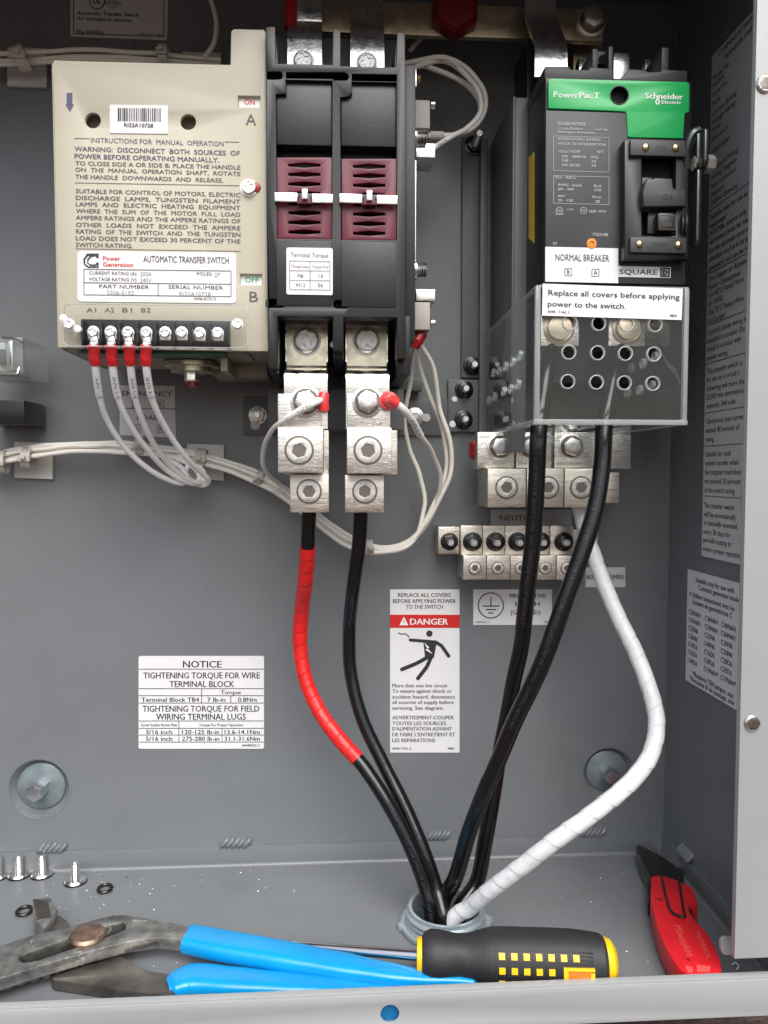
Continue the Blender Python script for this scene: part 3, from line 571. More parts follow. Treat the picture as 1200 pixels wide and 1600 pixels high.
# ================================================================ CONTACTOR (black two pole block)
C_D = .15
ct = thing('contactor', W(525, 575, .08), 'black two pole contactor block with maroon arc chutes', 'contactor')
fr = [(415, 42), (430, 41), (431, 99), (519, 101), (520, 45), (532, 46), (532, 103), (619, 105), (620, 50), (633, 51), (634, 560), (620, 560), (620, 496), (537, 495), (537, 548), (520, 548), (520, 495), (434, 494), (434, 575), (419, 575), (416, 300)]
hs_ = [rrect(416, 112, 441, 124, 5), [(447, 113), (538, 113), (543, 116), (545, 120), (543, 125), (447, 123)], [(550, 115.5), (619, 117), (619, 127), (550, 126)],
       [(447, 124), (519, 125), (519, 373), (433, 373), (431, 147), (440, 147), (447, 146)], [(550, 128), (619.5, 129), (620, 375), (533, 375), (532, 152), (544, 151), (550, 145)],
       rrect(416, 467, 444, 481, 5), rrect(521, 469, 545, 482, 5)]
b = MB(); b.shape([fr] + [h[::-1] for h in hs_], C_D - .014, C_D, 0, .0006); obj('frame', b, BLACK_S, ct)
b = MB(); b.pbox(419, 108, 633, 496, .03, C_D - .0145, .001, 0); b.pbox(630, 101, 649, 533, .03, C_D - .018, .001, 0)
for x0, x1, y1 in ((420, 434, 582), (521, 537, 560), (621, 641, 585)): b.pbox(x0, 494, x1, y1, .03, C_D - .0145, .001, 0)
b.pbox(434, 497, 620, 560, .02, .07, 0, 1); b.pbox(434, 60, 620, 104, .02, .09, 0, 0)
for x0, x1 in ((416, 431), (520, 532), (620, 633)): b.pbox(x0, 45, x1, 110, .03, C_D - .0145, .001, 0)
obj('body', b, [BLACK, VOID], ct)
for x0, x1, sf in ((431, 519, 0), (532.5, 620, 2)):
    b = MB(); b.pbox(x0, 124 + sf, x1, 227 + sf, C_D - .014, C_D - .003, .0012, 0); obj('upper_cover', b, BLACK_S, ct)
    b = MB(); b.pbox(x0 + 1, 376 + sf, x1 - 1, 478 + sf, C_D - .004, C_D + .0006, .0006, 0); obj('lower_cover', b, BLACK_S if sf else BLACK, ct)
    b = MB(); xa = x0 + 1.5; xb = x1 - .5; vents = []
    xc = (xa + xb) / 2
    for y in (258, 272.5, 287.5, 302.5, 318, 332.5, 347.5, 362.5):
        y += sf; wv = 25; vents.append([(xc - wv, y - 2), (xc, y - 4.2), (xc + wv, y - 2), (xc + wv + .5, y + 2), (xc, y + 4), (xc - wv, y + 2)][::-1])
    b.shape([rect(xa, 246 + sf, xb, 373 + sf)] + vents, C_D - .007, C_D - .002, 0, .0003); ch = obj('arc_chute', b, MAROON, ct)
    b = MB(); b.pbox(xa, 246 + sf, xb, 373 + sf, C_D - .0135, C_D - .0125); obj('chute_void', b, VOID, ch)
    b = MB(); yb = 309 + sf
    b.pbox(x0 - 2, yb - 8, xc - 11, yb + 6, C_D + .001, C_D + .0035, .0004, 0); b.pbox(xc + 12, yb - 6, x1 + 1, yb + 8, C_D + .001, C_D + .0035, .0004, 0)
    b.pbox(xc - 12, yb - 7, xc + 13, yb + 7, C_D - .002, C_D + .0005, .0004, 1); b.pbox(xc - 4, yb - 14, xc + 5, yb + 2, C_D, C_D + .0065, .0006, 0)
    cl = obj('spring_clip', b, [ZINC, BLACK_G], ct)
    b = MB(); b.shape([[(xc - 5, yb - 5), (xc + 6, yb - 5), (xc + 13, yb + 9), (xc - 12, yb + 9)]], C_D + .0005, C_D + .004, 0, .0005); obj('clip_pawl', b, MAROON, cl)
st = sticker('torque_sticker', [(p[0], p[1] + (p[0] - 447) * .015) for p in rrect(447.5, 386.5, 520, 460, 3)], C_D + .0012, parent=ct); D = C_D + .0019
b = MB(); b.text('Terminal Torque', 454, 397.5, 7, D, 513, mi=0); b.frame(452.5, 407.5, 515.5, 452, .8, D); b.line([(452.5, 422.5), (515.5, 423.5)], .8, D); b.line([(452.5, 437.5), (515.5, 438.5)], .8, D); b.line([(484.5, 408), (484.5, 452.5)], .8, D)
b.text('Thread sizes', 454.5, 415.5, 5, D, 482.5); b.text('Torque N.m', 487, 416, 5, D, 513); b.text('M8', 465, 430.5, 6, D, 474); b.text('16', 498, 430.5, 6, D, 505); b.text('M12', 463, 445, 6, D, 477); b.text('56', 496.5, 445, 6, D, 504.5); obj('lettering', b, mat('mid_ink', (.12, .12, .12), .5), st)
b = MB(); b.tube(smooth([W(521, 538, .12), W(526, 542, .125), W(531, 549, .12)], 5), lambda t: .0028 * (1 - .4 * t), 8); obj('nylon_stub', b, INK_W, label='white nylon stub poking out between the two contactor poles', cat='cable tie')
# auxiliary micro switches on the right flank
def aux(y0, y1, top, label):
    t = thing('auxiliary_switch', W(660, y1, .09), label, 'switch', None)
    b = MB(); b.pbox(648, y0, 672, y1, .06, .10, .0008, 0); obj('case', b, mat('grey_nylon_case', (.42, .39, .36), .45, var=.1, vscale=60), t)
    b = MB(); ya, yb_ = (y0 + 68, y0 + 90) if top else (y0 - 20, y0 - 2)
    b.pbox(650, ya, 680, yb_, .07, .098, .0006, 0); obj('bracket', b, ZINC, t)
    ys = y0 + 60 if top else y0 - 50
    b = MB()
    for k in range(4): b.lathe([(.005, 0), (.0055, .001), (.005, .002)], W(650 + k * 4, ys, .10), (1, 0, 0), 14, 0)
    b.lathe([(.0075, -.001), (.0075, .0005)], W(649, ys, .10), (1, 0, 0), 20, 0); obj('lock_nut', b, ZINC, t)
    b = MB(); ys = y0 + 8 if top else y1 - 10
    b.lathe([(.0035, 0), (.0035, .003), (.002, .0035)], W(673, ys, .09), (1, 0, 0), 12, 0); b.lathe([(.0036, .0008), (.0036, .002)], W(672, ys, .088), (1, 0, 0), 8, 1); obj('red_marked_screw', b, [ZINC, RED], t); return t
aux(156, 200, True, 'grey micro switch with blue bracket on the upper right flank of the contactor')
aux(472, 515, False, 'grey micro switch above the red marked wire joint, lower right flank of the contactor')
b = MB(); b.pbox(648, 105, 651, 135, .08, .1, .0003, 0); b.pbox(648, 250, 650, 420, .08, .1, .0003, 0); b.lathe([(.0032, 0), (.0032, .002), (.002, .003)], W(652, 124, .09), (1, 0, 0), 10, 1); obj('side_plate', b, [ZINC, mat('brass_screw', (.7, .45, .2), .3, 1)], ct)

# ================================================================ LOAD LUGS (2)
def lug(label, xs, xs1, xm, ub, lb, us, ls, yo=0):
    t = thing('terminal_lug', W((lb[0] + lb[2]) / 2, lb[3], .07), label, 'lug', 'load terminal lugs under the contactor')
    z = lambda y, d: W(525, y, d).z
    xa, xb = W(xs, 560, .106).x, W(xs1, 560, .106).x
    b = MB(); b.strip([(.106, z(500, .106)), (.106, z(540, .106)), (.106, z(568, .106)), (.111, z(575, .111)), (.120, z(580, .120)), (.1225, z(588, .1225)), (.1225, z(640, .1225)), (.1225, z(670, .1225))], xa, xb, .003); obj('bent_strap', b, ZINC, t)
    b = MB(); b.strip([(.1075, z(512, .108)), (.1075, z(574, .108))], xa + .001, xb - .001, .0012); obj('strap_pad', b, ZINCY, t)
    b = MB(); b.strip([(.098, z(497, .098)), (.098, z(512, .098))], xa - .001, xb + .001, .006); obj('rear_pad', b, ZINCY, t)
    inst('clamp_screw', M_PH, W(xm, 533, .1075), t, (19 * .59 / FPX / 1.0,) * 2 + (.008,), .35 + yo)
    bl = MB(); bl.pbox(ub[0], 633 - 18, ub[2] - 2, ub[1] + 4, .1226, .1255, .0008); obj('lug_tongue', bl, TIN, t)
    inst('hex_bolt', M_HB, W(xm + (1 if yo else -1), 628, .1255), t, (18 * .572 / FPX,) * 2 + (.0095,), .2 + yo)
    b = MB(); b.pbox(*ub, .10, .130, .0009); u = obj('upper_block', b, TIN, t); inst('set_screw', M_SS, W(*us, .130), u, (23 * .57 / FPX,) * 2 + (.008,), .3 + yo)
    b = MB(); b.pbox(*lb, .08, .116, .0009); l = obj('lower_block', b, TIN2, t); inst('set_screw', M_SS, W(*ls, .116), l, (20 * .582 / FPX,) * 2 + (.008,), yo)
    b = MB(); b.pbox(ub[0] + 10, 672, ub[2] + 9, 742, .08, .099, .0009); obj('rear_block', b, TIN2, t)
lug('left terminal lug, above the red taped cable', 446, 512, 479, (434, 667, 505, 739), (453, 741, 514, 801), (467.5, 704), (483, 768))
lug('right terminal lug, above the plain black cable', 540, 606, 573, (542, 668, 612, 740), (539, 742, 600, 801), (575, 704), (570, 768), .5)
# rear cross rail behind the lugs
t = thing('cross_rail', W(525, 675, .02), 'dark grey cross rail behind the lugs, screwed to the back wall', 'bracket')
b = MB(); b.pbox(380, 621, 704, 680, .001, .004, .0008); b.pbox(418, 607, 632, 672, .004, .05, .002); b.pbox(600, 590, 660, 610, .004, .02, .001, 0); obj('rail', b, PAINT_B, t)
for x, y in ((403, 649), (648, 651)): inst('rail_nut', M_NUTZ, W(x, y, .004), t, (12 * .69 / FPX / 1.1,) * 2 + (.0065,), .3)
b = MB()
for x, y, r_ in ((399, 664, .0045), (666, 653, .004)): b = MB(); b.lathe([(r_, 0), (r_ * .9, .0012), (r_ * .3, .0016)], W(x, y, .004), (0, -1, 0), 14); obj('witness_paint', b, mat('off_white_paint', (.6, .6, .58), .5), t)

# ================================================================ WALL BRACKETS by the breaker
t = thing('breaker_bracket', W(760, 590, .02), 'tall folded grey bracket standing left of the breaker', 'bracket')
b = MB(); b.pbox(722, 214, 752, 590, .001, .005, .0005); b.pbox(750, 216, 762, 676, .001, .012, .001)
xa = W(800, 400, .09).x; z0, z1 = W(800, 150, .09).z, W(800, 470, .09).z
b.box((xa, -.005, z1 - .12), (xa + .002, -.09, z0), .0005); b.box((W(762, 300, .006).x, -.006, z1 - .12), (xa, -.004, z0 - .012), .0004); b.box((xa + .002, -.09, z1 - .12), (xa + .012, -.088, z0 - .001), .0005); obj('folded_sheet', b, PAINT_B, t)
inst('bracket_nut_and_reflection', M_NUTL, W(741, 228, .005), t, (12 * .69 / FPX,) * 2 + (.0075,), .2)
inst('bracket_nut_and_reflection', M_NUT, W(738, 572, .005), t, (12.5 * .69 / FPX / 1.1,) * 2 + (.0085,), .2)
inst('bracket_nut_and_reflection', M_NUT, W(776, 575, .005), t, (12.5 * .69 / FPX / 1.1,) * 2 + (.0085,), .7)  # added nut standing in for a reflection in the clear cover's side
t = thing('small_bracket', W(724, 675, 0), 'small square grey plate with two black nuts beside the clear cover', 'bracket')
b = MB(); b.pbox(700, 593, 748, 675, .001, .006, .001); b.pbox(748, 596, 800, 672, .001, .005, .001); obj('plate', b, PAINT_B, t)
for x, y in ((725, 609), (724, 656), (778, 612), (777, 656)): inst('plate_nut_and_reflection', M_NUT, W(x, y, .006), t, (12.5 * .69 / FPX / 1.1,) * 2 + (.0085,), random.random())  # right-hand nuts are added, standing in for reflections in the clear cover
b = MB()
for x, y, r_ in ((710, 624, .0028), (707, 663, .0034)): b = MB(); b.lathe([(r_, 0), (r_ * .9, .001), (r_ * .3, .0014)], W(x, y, .006), (0, -1, 0), 9); obj('witness_paint', b, INK_W, t)
b = M_NUT; t = thing('rear_stud', W(634, 570, .03), 'black nut on a stud behind the lower right corner of the contactor', 'nut'); inst('stud_nut', M_NUT, W(634, 565, .03), t, (12 * .66 / FPX / 1.1,) * 2 + (.008,), .2)

# ================================================================ BUSBARS along the top
bb = thing('busbar', W(700, 50, .055), 'long horizontal tinned busbar crossing the top of the cabinet', 'busbar')
b = MB(); b.pbox(452, 6, 943, 56, .05, .056, .0006); obj('bar', b, COPPER, bb)
inst('bar_bolt', M_HB, W(924, 34, .056), bb, (17 * .645 / FPX,) * 2 + (.011,), .5)
b = MB(); b.pbox(896, 62, 942, 112, .03, .036, .0006); obj('rear_bar', b, COPPER, bb)
b = MB(); b.pbox(463, -20, 504, 34, .056, .08, .002); obj('end_nut', b, ZINC, bb)
b = MB(); b.tube([W(456, y, .075) for y in (-20, 10, 46)], .006, 12); obj('red_sleeve', b, RED, bb)
t = MB(); t.lathe([(.0205, 0), (.0205, .012), (.017, .016), (.010, .0165)], W(708, 26, .056), (0, -1, 0), 6, 0, .5); obj('standoff_insulator', t, mat('dark_red_insulator', (.16, .006, .008), .4), label='dark red hexagonal standoff insulator on the busbar', cat='insulator')
def strap(label, x0, x1, prof, m, screw=None):
    t = thing('copper_strap', W((x0 + x1) / 2, 100, .08), label, 'busbar strap')
    b = MB(); b.strip([(d, W(600, y, d).z) for d, y in prof], W(x0, 70, prof[-1][0]).x, W(x1, 70, prof[-1][0]).x, .003); obj('strap', b, m, t)
    if screw: inst('strap_screw', M_PH, W(screw[0], screw[1], prof[-1][0]), t, (14 * .6 / FPX,) * 2 + (.006,), .3)
strap('short bright strap above the left contactor pole', 449, 503, [(.075, 34), (.088, 44), (.097, 56), (.098, 75), (.098, 106)], ZINC, (474, 97))
strap('long bent strap above the right contactor pole', 547.5, 600.5, [(.066, -30), (.072, 0), (.078, 14), (.088, 36), (.097, 50), (.099, 70), (.099, 108)], ZINC, (573, 100))
strap('wide strap feeding the top of the breaker', 836, 887, [(.07, -30), (.074, 10), (.078, 22), (.095, 45), (.104, 60), (.106, 80), (.106, 112)], ZINC)
b = MB(); b.pbox(822, 60, 846, 480, .04, .085, .0008); b.pbox(806, 180, 822, 480, .03, .05, .0008); obj('breaker_barrier', b, BLACK, label='black insulating barrier standing behind the left edge of the breaker', cat='barrier')

# ================================================================ CIRCUIT BREAKER
B_D = .148
br = thing('circuit_breaker', W(965, 560, .07), 'black and green two pole circuit breaker with rotary lever', 'circuit breaker')
b = MB(); b.pbox(851, 124, 1079, 443, .03, B_D - .006, .0015, 0); b.pbox(846, 443, 1070, 600, .03, .085, .0015, 1)
b.pbox(852, 446, 1072, 494, .03, .125, .001, 0)
obj('body', b, [BRK_D, BLACK], br)
k = .028
b = MB(); b.shape([[(853, 172), (978, 176), (981, 216), (1069, 218), (1071, 445), (852, 440)]], B_D - .006, B_D, 0, .0006); obj('face_plate', b, BRK, br)
b = MB(); gp = [(857, 126), (860, 122.5), (1074, 128), (1077.5, 131), (1077, 174), (1070, 177), (1067.5, 216), (984, 214.5), (981, 212), (979, 177), (976, 174), (857, 169)]
b.shape([gp, circ(968, 148.5, 13.5, 36)[::-1]], B_D - .004, B_D + .0006, 0, .0004); gf = obj('green_face', b, GREEN, br)
b = MB(); b.shape([circ(968, 148.5, 15.2, 36), circ(968, 148.5, 13.4, 36)[::-1]], B_D - .01, B_D + .0009, 0, .0002); b.pbox(952, 134, 984, 163, B_D - .0058, B_D - .0045, 0, 1); obj('mounting_hole', b, [BLACK, VOID], br)
b = MB(); b.shape([[(851, 105), (853, 103), (890, 103.5), (892, 108), (920, 109), (922, 105), (957, 107), (958, 126), (851, 124)]], .06, B_D - .008, 0, .0008)
b.shape([[(970, 127), (972, 120), (984, 107.5), (1010, 109), (1012, 112), (1032, 112), (1034, 109), (1074, 110), (1074, 130), (970, 127)]], .06, B_D - .008, 0, .0008)
for x0, x1, y0 in ((926, 934, 76), (951, 957.5, 72), (1034, 1045, 74)): b.pbox(x0, y0, x1, 112, .06, B_D - .012, .0006, 0)
b.pbox(932, 80, 952, 100, .06, B_D - .02, .0005, 0); obj('top_barrier', b, BRK, br)
b = MB(); b.pbox(959, 82, 984, 124, .08, .105, .0006); b.pbox(905, 90, 925, 120, .08, .09, .0004); b.pbox(1008, 92, 1032, 120, .08, .09, .0004); obj('line_strap', b, ZINC, br)
c1 = W(942, 93, B_D - .0198); b = MB(); b.lathe([(.0035, 0), (.0035, .0003)], c1, (0, -1, 0), 16); obj('hole_shade_disc', b, VOID, br)  # flat black disc painting the dark of a hole
D = B_D + .0009; b = MB()
b.text('Power', 865, 147, 10, D, 904, bold=-.002); b.text('PacT', 905, 148.3, 10, D, 937, bold=.02); b.text('Schneider', 1008, 149, 9.5, D, 1067, bold=.03); b.text('Electric', 1034, 159, 5.5, D, 1064, bold=.004)
b.shape([circ(1027.5, 159, 3.4, 16, 4.6), circ(1027.5, 159, 1.6, 16, 2.8)[::-1]], D - .0001, D); obj('lettering', b, INK_W, gf)
D = B_D + .0003; b = MB()
for t_, x, y, h, x1 in (('0320247302', 872, 192.5, 5.6, 915), ('Circuit Breaker', 872, 200, 4, 911), ('Interruptor Automatico', 872, 205.5, 4, 930), ('INTERRUPTING RATING', 872, 216.5, 4.6, 938), ('VALOR DE INTERRUPCION', 872, 224, 4.6, 946), ('cULus / NOM', 872, 236, 4.6, 906), ('60°C', 933, 237, 4.6, 944), ('(V)', 878, 244, 4.4, 887), ('50/60 Hz', 894, 244.3, 4.4, 916), ('(kA)', 923, 245, 4.4, 934), ('240 ~', 878, 250.5, 4.4, 893), ('10', 925, 252, 4.4, 931), ('240 1Ø-3Ø', 878, 257.5, 4.4, 906), ('10', 925, 258.5, 4.4, 931), ('CU - AlCu', 867, 277, 4.4, 899), ('AWG - kcmil', 872, 288.5, 4.4, 908), ('lb-in', 928, 290, 4.4, 940), ('#4 - 300', 872, 295, 4.4, 896), ('250', 928, 296.5, 4.4, 939), ('mm²', 872, 305.5, 4.4, 884), ('N·m', 926, 307.5, 4.4, 939), ('25 - 150', 872, 312.5, 4.4, 895), ('28', 930, 314.5, 4.4, 937), ('7322188', 926, 366, 4.8, 950), ('52', 864, 380, 4, 870), ('UL', 871, 328.5, 4.2, 877.5), ('NOM', 921, 330, 5, 931), ('LISTED', 868, 334.5, 2.6, 881), ('NMX', 935, 330, 3.6, 947), ('CSA', 886, 327, 3, 896), ('UL', 909, 328.5, 4.2, 915.5)): b.text(t_, x, y, h, D, x1, bold=.004)
b.frame(865, 212.5, 951.5, 266.5, .6, D); b.frame(865, 274.5, 951.5, 317.5, .6, D)
for x in (874, 912): b.shape([circ(x, 329, 5.4, 22), circ(x, 329, 4.7, 22)[::-1]], D - .0001, D)
b.line([(930, 202.5), (938, 202.5), (943, 199)], .8, D); b.line([(943, 203), (949, 203)], 1.6, D)
b.text('1', 988, 268, 6, D + .0, 990); obj('printed_ratings', b, INK_L, br)
b = MB(); c = W(924, 381, B_D); b.lathe([(.0038, 0), (.0036, .001), (.0018, .0012), (.0016, .0004), (.0006, .0004)], c, (0, -1, 0), 24); obj('test_button', b, mat('orange_button', (.80, .25, .02), .4), br)
st = sticker('breaker_sticker', quad(852, 385.5, 966, 440, .022), B_D + .0004, parent=br); D = B_D + .001
b = MB(); b.text('NORMAL BREAKER', 868, 401.5, 11, D, 952); b.text('B', 888, 424.5, 7, D, align='C'); b.text('A', 930.5, 425.5, 7, D, align='C')
for x, y in ((888, 425), (930.5, 426)): b.frame(x - 5.5, y - 5.5, x + 5.5, y + 5.5, .8, D, sl=0)
obj('lettering', b, INK, st)
st = sticker('maker_plate', quad(966.5, 415.5, 1048, 432.5, .022), B_D + .0004, parent=br)
b = MB(); b.text('SQUARE', 968, 424, 8.2, D, 1027, bold=.012); q = lambda l: [(x, y + .0) for x, y in l]
b.shape([quad(1031.5, 418, 1046.5, 432.5, .02), quad(1034, 420.5, 1044, 430, .02)[::-1]], D - .0001, D); b.shape([[(1035, 421.5), (1040, 421.5), (1043.5, 424), (1043.5, 427.5), (1040, 429.5), (1035, 429.5)], [(1038.5, 424), (1038.5, 427), (1040.5, 427), (1040.5, 424)]], D - .0001, D); obj('lettering', b, INK, st)
b = MB(); xq = W(851, 300, B_D - .006).x - .0004; p0 = SX(826, 246, xq); p1 = SX(834, 238, xq); p2 = SX(834, 380, xq); p3 = SX(826, 372, xq)
b.add([p0, p1, p2, p3] + [p + Vector((.0003, 0, 0)) for p in (p0, p1, p2, p3)], [(0, 1, 2, 3), (7, 6, 5, 4), (0, 3, 7, 4), (1, 5, 6, 2), (0, 4, 5, 1), (3, 2, 6, 7)]); obj('side_sticker', b, mat('yellow_vinyl', (.78, .50, .02), .45, var=.12, vscale=300), br)
# operating mechanism
K = B_D + .010
me_ = obj('lever_housing', MB().shape([rect(976, 219, 1076, 405), rect(1003, 247, 1056, 368)[::-1]], B_D, K, 0, .001, dm=K), BRK_D, br)
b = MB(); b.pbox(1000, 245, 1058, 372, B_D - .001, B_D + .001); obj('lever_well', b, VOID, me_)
for y0, y1, t_, xa, xb in ((219, 243.5, 'ON', 1025, 1041), (371, 395, 'OFF', 1019, 1043)):
    b = MB(); b.pbox(985, y0, 1073, y1, K - .001, K + .0035, .0008); hb = obj('stop_bar', b, BRK, br)
    b = MB(); b.text(t_, xa, (y0 + y1) / 2, 9, K + .0037, xb, bold=.01); obj('lettering', b, BRK_D, hb)
BR2 = mat('aged_brass', (.62, .47, .27), .3, 1, var=.3, vscale=300)
for x, y in ((1009, 230.5), (1056, 231.5), (999, 382), (1060, 383)):
    b = MB(); b.lathe([(.0026, 0), (.0023, .001), (.0012, .0016), (.0003, .0018)], W(x, y, K + .0035), (0, -1, 0), 18); obj('rivet', b, BR2, br)
b = MB(); b.shape([[(1008, 286), (1012, 279), (1022, 279), (1024, 277), (1051, 278), (1053, 293), (1072, 296), (1073, 322), (1006, 323), (1004, 300)]], B_D + .004, K + .006, 0, .0018); b.pbox(1003, 277, 1020, 330, B_D + .002, K - .001, .001)
lv = obj('lever', b, BRK, br)
b = MB(); b.text('QB', 1036, 307, 8, K + .0062, 1052, bold=.005); obj('lettering', b, BLACK_G, lv)
b = MB(); b.pbox(1012, 328, 1060, 366, B_D + .001, K - .002, .001, 0); b.pbox(1028, 332, 1058, 361, K - .002, K + .005, .002, 0); kb = obj('toggle', b, BRK_D, br)
b = MB(); b.text('200', 1034, 350, 6.5, K + .0053, 1050); b.frame(1031, 336, 1055, 358, .7, K + .0053); obj('lettering', b, mat('brown_ink', (.12, .09, .06), .5), kb)
xk = W(1090, 250, K).x
def side_plate(b, pts, x, th, mi=0):    # links lie in planes across the breaker: drawn as (depth, height)
    return b.mshape([pts], lambda u, v, w_: (x + w_, -u, v), th, mi, .0004)
b = MB()
z = lambda y: W(1088, y, K).z
for x_, y0, y1, dd in ((1086.5, 207, 268, .006), (1095, 205, 266, .009), (1090, 262, 386, .004)):
    xx = W(x_, 240, K).x
    b.mshape([[(-p[0], p[1]) for p in rrect(-K - dd, z(y1), -K + .006, z(y0), .0045)]], lambda u, v, w_: (xx + w_, -u, v), .0034, 0, .0009)
b.tube(smooth([(xk - .007, -K + .002, z(262)), (xk - .009, -K - .002, z(235)), (xk - .006, -K - .004, z(213)), (xk - .001, -K - .004, z(207))], 8), .0028, 8)
lk = obj('linkage_rod', b, mat('black_oxide_steel', (.10, .11, .11), .3, .8, var=.2, vscale=90), br)
b = MB(); c = Vector((xk - .004, -K - .001, z(257))); b.lathe([(.005, 0), (.005, .004)], c, (1, 0, 0), 6); b.lathe([(.0035, .004), (.0035, .009)], c, (1, 0, 0), 12); b.lathe([(.0062, .009), (.0062, .0145), (.0055, .0152), (.003, .0154)], c, (1, 0, 0), 6); obj('pivot_bolt', b, mat('dark_nickel', (.62, .58, .52), .25, .5), lk)
b = MB(); c = W(1064, 352, K - .002)
for i in range(2): b.lathe([(.0075, i * .0024), (.0078, i * .0024 + .0008), (.0075, i * .0024 + .0014), (.006, i * .0024 + .0016)], c, (1, -.3, 0), 18)
obj('pivot_bush', b, mat('dark_steel', (.14, .14, .14), .35, .9), lk)
# terminals behind the clear cover
for x0, x1, cx in ((845, 905, 873), (951, 1008, 980)):
    b = MB(); b.pbox(x0, 492, x1, 541, .085, .115, .0008); lb_ = obj('load_terminal', b, TIN2, br)
    b = MB(); c = W(cx, 513, .115); b.lathe([(.012, 0), (.012, .0015), (.0105, .002), (.0105, .0005), (.009, .0005), (.009, .004), (.004, .0045)], c, (0, -1, 0), 32); obj('clamp_screw', b, COPPER, lb_)

# ================================================================ CLEAR TERMINAL COVER
V_D = .19
cv = thing('clear_cover', W(950, 660, .1), 'clear acrylic terminal cover with round holes below the breaker', 'cover')
ym = 550; X0 = W(837, ym, V_D).x; X1 = W(1074, ym, V_D).x; ZT = W(955, 449, V_D).z; ZB = W(955, 656, V_D).z; th = .0028
holes = []
for r_, ys in enumerate(((504, 505, 505.5, 507), (550, 551, 552, 553), (596, 597, 598, 599))):
    for x, y in zip((891, 936, 979.5, 1024), ys): x -= r_ * 1.7; c = W(x, y, V_D); holes.append((c.x, c.z))
b = MB(); b.mshape([rect(X0, ZB, X1, ZT)] + [circ(x, z_, .0044, 28)[::-1] for x, z_ in holes], lambda u, v, w_: (u, -V_D + th / 2 + w_, v), th, 0); fpn = obj('front_panel', b, CLEAR, cv)
b = MB()
for x, z_ in holes: b.mshape([circ(x, z_, .0049, 28), circ(x, z_, .0043, 28)[::-1]], lambda u, v, w_: (u, -V_D + th / 2 + w_, v), th + .0004, 0, .0001)
obj('hole_rims', b, RIM, fpn)
sh = [SX(x, y, X0) for x, y in ((769, 583), (778, 580), (788, 573), (799, 566), (810, 556), (762, 626), (771, 620), (785, 612), (796, 608), (807, 601))]
for X, sgn, nm in ((X0, 1, 'side_panel'), (X1, -1, 'side_panel')):
    xx = X + sgn * th / 2; b = MB(); fn = lambda u, v, w_: (xx + w_, -u, v)
    b.mshape([rect(.008, ZB, V_D - th, ZT)] + [circ(-p.y, p.z, .0036, 20)[::-1] for p in sh], fn, th, 0); sp = obj(nm, b, CLEAR, cv)
    b = MB()
    for p in sh: b.mshape([circ(-p.y, p.z, .004, 20), circ(-p.y, p.z, .0034, 20)[::-1]], fn, th + .0004, 0)
    b.box((X - .0003, -V_D + th, ZT - .0002), (X + sgn * th + .0003, -.008, ZT + .0006)); obj('panel_edges', b, EDGE, sp)
nx = [W(842, 662, .145).x, W(943, 662, .145).x]; n_ = .0085
b = MB(); outl = [(X0, .008)]
for x in nx: outl += [(x - n_, .008), (x - n_, .165), (x + n_, .165), (x + n_, .008)]
outl += [(X1, .008), (X1, V_D), (X0, V_D)]
b.mshape([outl], lambda u, v, w_: (u, -v, ZB - th / 2 + w_), th, 0); bp_ = obj('bottom_panel', b, EDGE if False else CLEAR, cv)
b = MB(); b.box((X0 - .001, -V_D - .0006, ZB - th - .0006), (X1 + .001, -V_D + th + .0005, ZB + .0002), .0006); b.box((X0 - .0006, -V_D - .0004, ZB), (X0 + th + .0003, -V_D + th, ZT), .0006); b.box((X1 - th, -V_D - .0004, ZB), (X1 + .0006, -V_D + th, ZT), .0006); b.box((X0, -V_D - .0003, ZT - .0003), (X1, -V_D + th, ZT + .0009), .0004)
b.box((X0 - .0006, -V_D + th, ZB - th - .0004), (X0 + th, -.02, ZB + .0003), .0005); b.box((X1 - th, -V_D + th, ZB - th - .0004), (X1 + .0006, -.02, ZB + .0003), .0005)
obj('glued_edges', b, EDGE, cv)
st = sticker('cover_sticker', [(848, 443), (1067, 451), (1065, 500), (847, 493)], V_D + .0008, parent=cv); D = V_D + .0014
b = MB(); b.text('Replace all covers before applying', 857, 456.5, 9, D, 1062, bold=.016, sl=.034); b.text('power to the switch.', 856, 474, 9, D, 978, bold=.016, sl=.034); b.text('0098 - 7144, C', 856, 486.5, 4, D, 891, bold=.02, sl=.034); b.text('MEX', 1047, 493, 3.8, D, 1058, bold=.05, sl=0); obj('lettering', b, INK, st)

# ================================================================ NEUTRAL LUGS and GROUND BAR
nb = thing('neutral_bar', W(850, 795, .04), 'row of large aluminium neutral lugs below the clear cover', 'lug block')
for i, (x0, x1, bx) in enumerate(((746, 804, 781), (806, 862, 829), (866, 921, 892))):
    b = MB(); b.pbox(x0, 675, x1, 731, .05, .062, .0009); tp = obj('lug_tongue', b, TIN, nb); inst('hex_bolt', M_HB, W(bx, 698, .062), tp, (15.5 * .638 / FPX,) * 2 + (.009,), .3 * i + .1)
    b = MB(); D = .0624; b.text('300 MCM', x0 + 4, 724, 4, D, x1 - 14); b.text('CWC SA300-S', x0 + 4, 682, 3.5, D, x1 - 6); obj('stamped_text', b, mat('stamp_shade', (.36, .34, .30), .5, 1), tp)
b = MB(); b.pbox(744, 678, 986, 733, .03, .049, .0009); b.pbox(930, 676, 984, 732, .04, .052, .0009); obj('rear_bar', b, TIN, nb)
for x0, x1, bx in ((762, 822, 791.5), (823, 881, 856), (882, 941, 908)):
    b = MB(); b.pbox(x0, 732, x1, 793, .03, .076, .0009); l = obj('lug_block', b, TIN2, nb); inst('set_screw', M_SS, W(bx, 762, .076), l, (18.5 * .624 / FPX,) * 2 + (.008,), random.random())
b = MB(); b.pbox(940, 738, 968, 786, .03, .06, .0009); obj('lug_block', b, TIN2, nb)
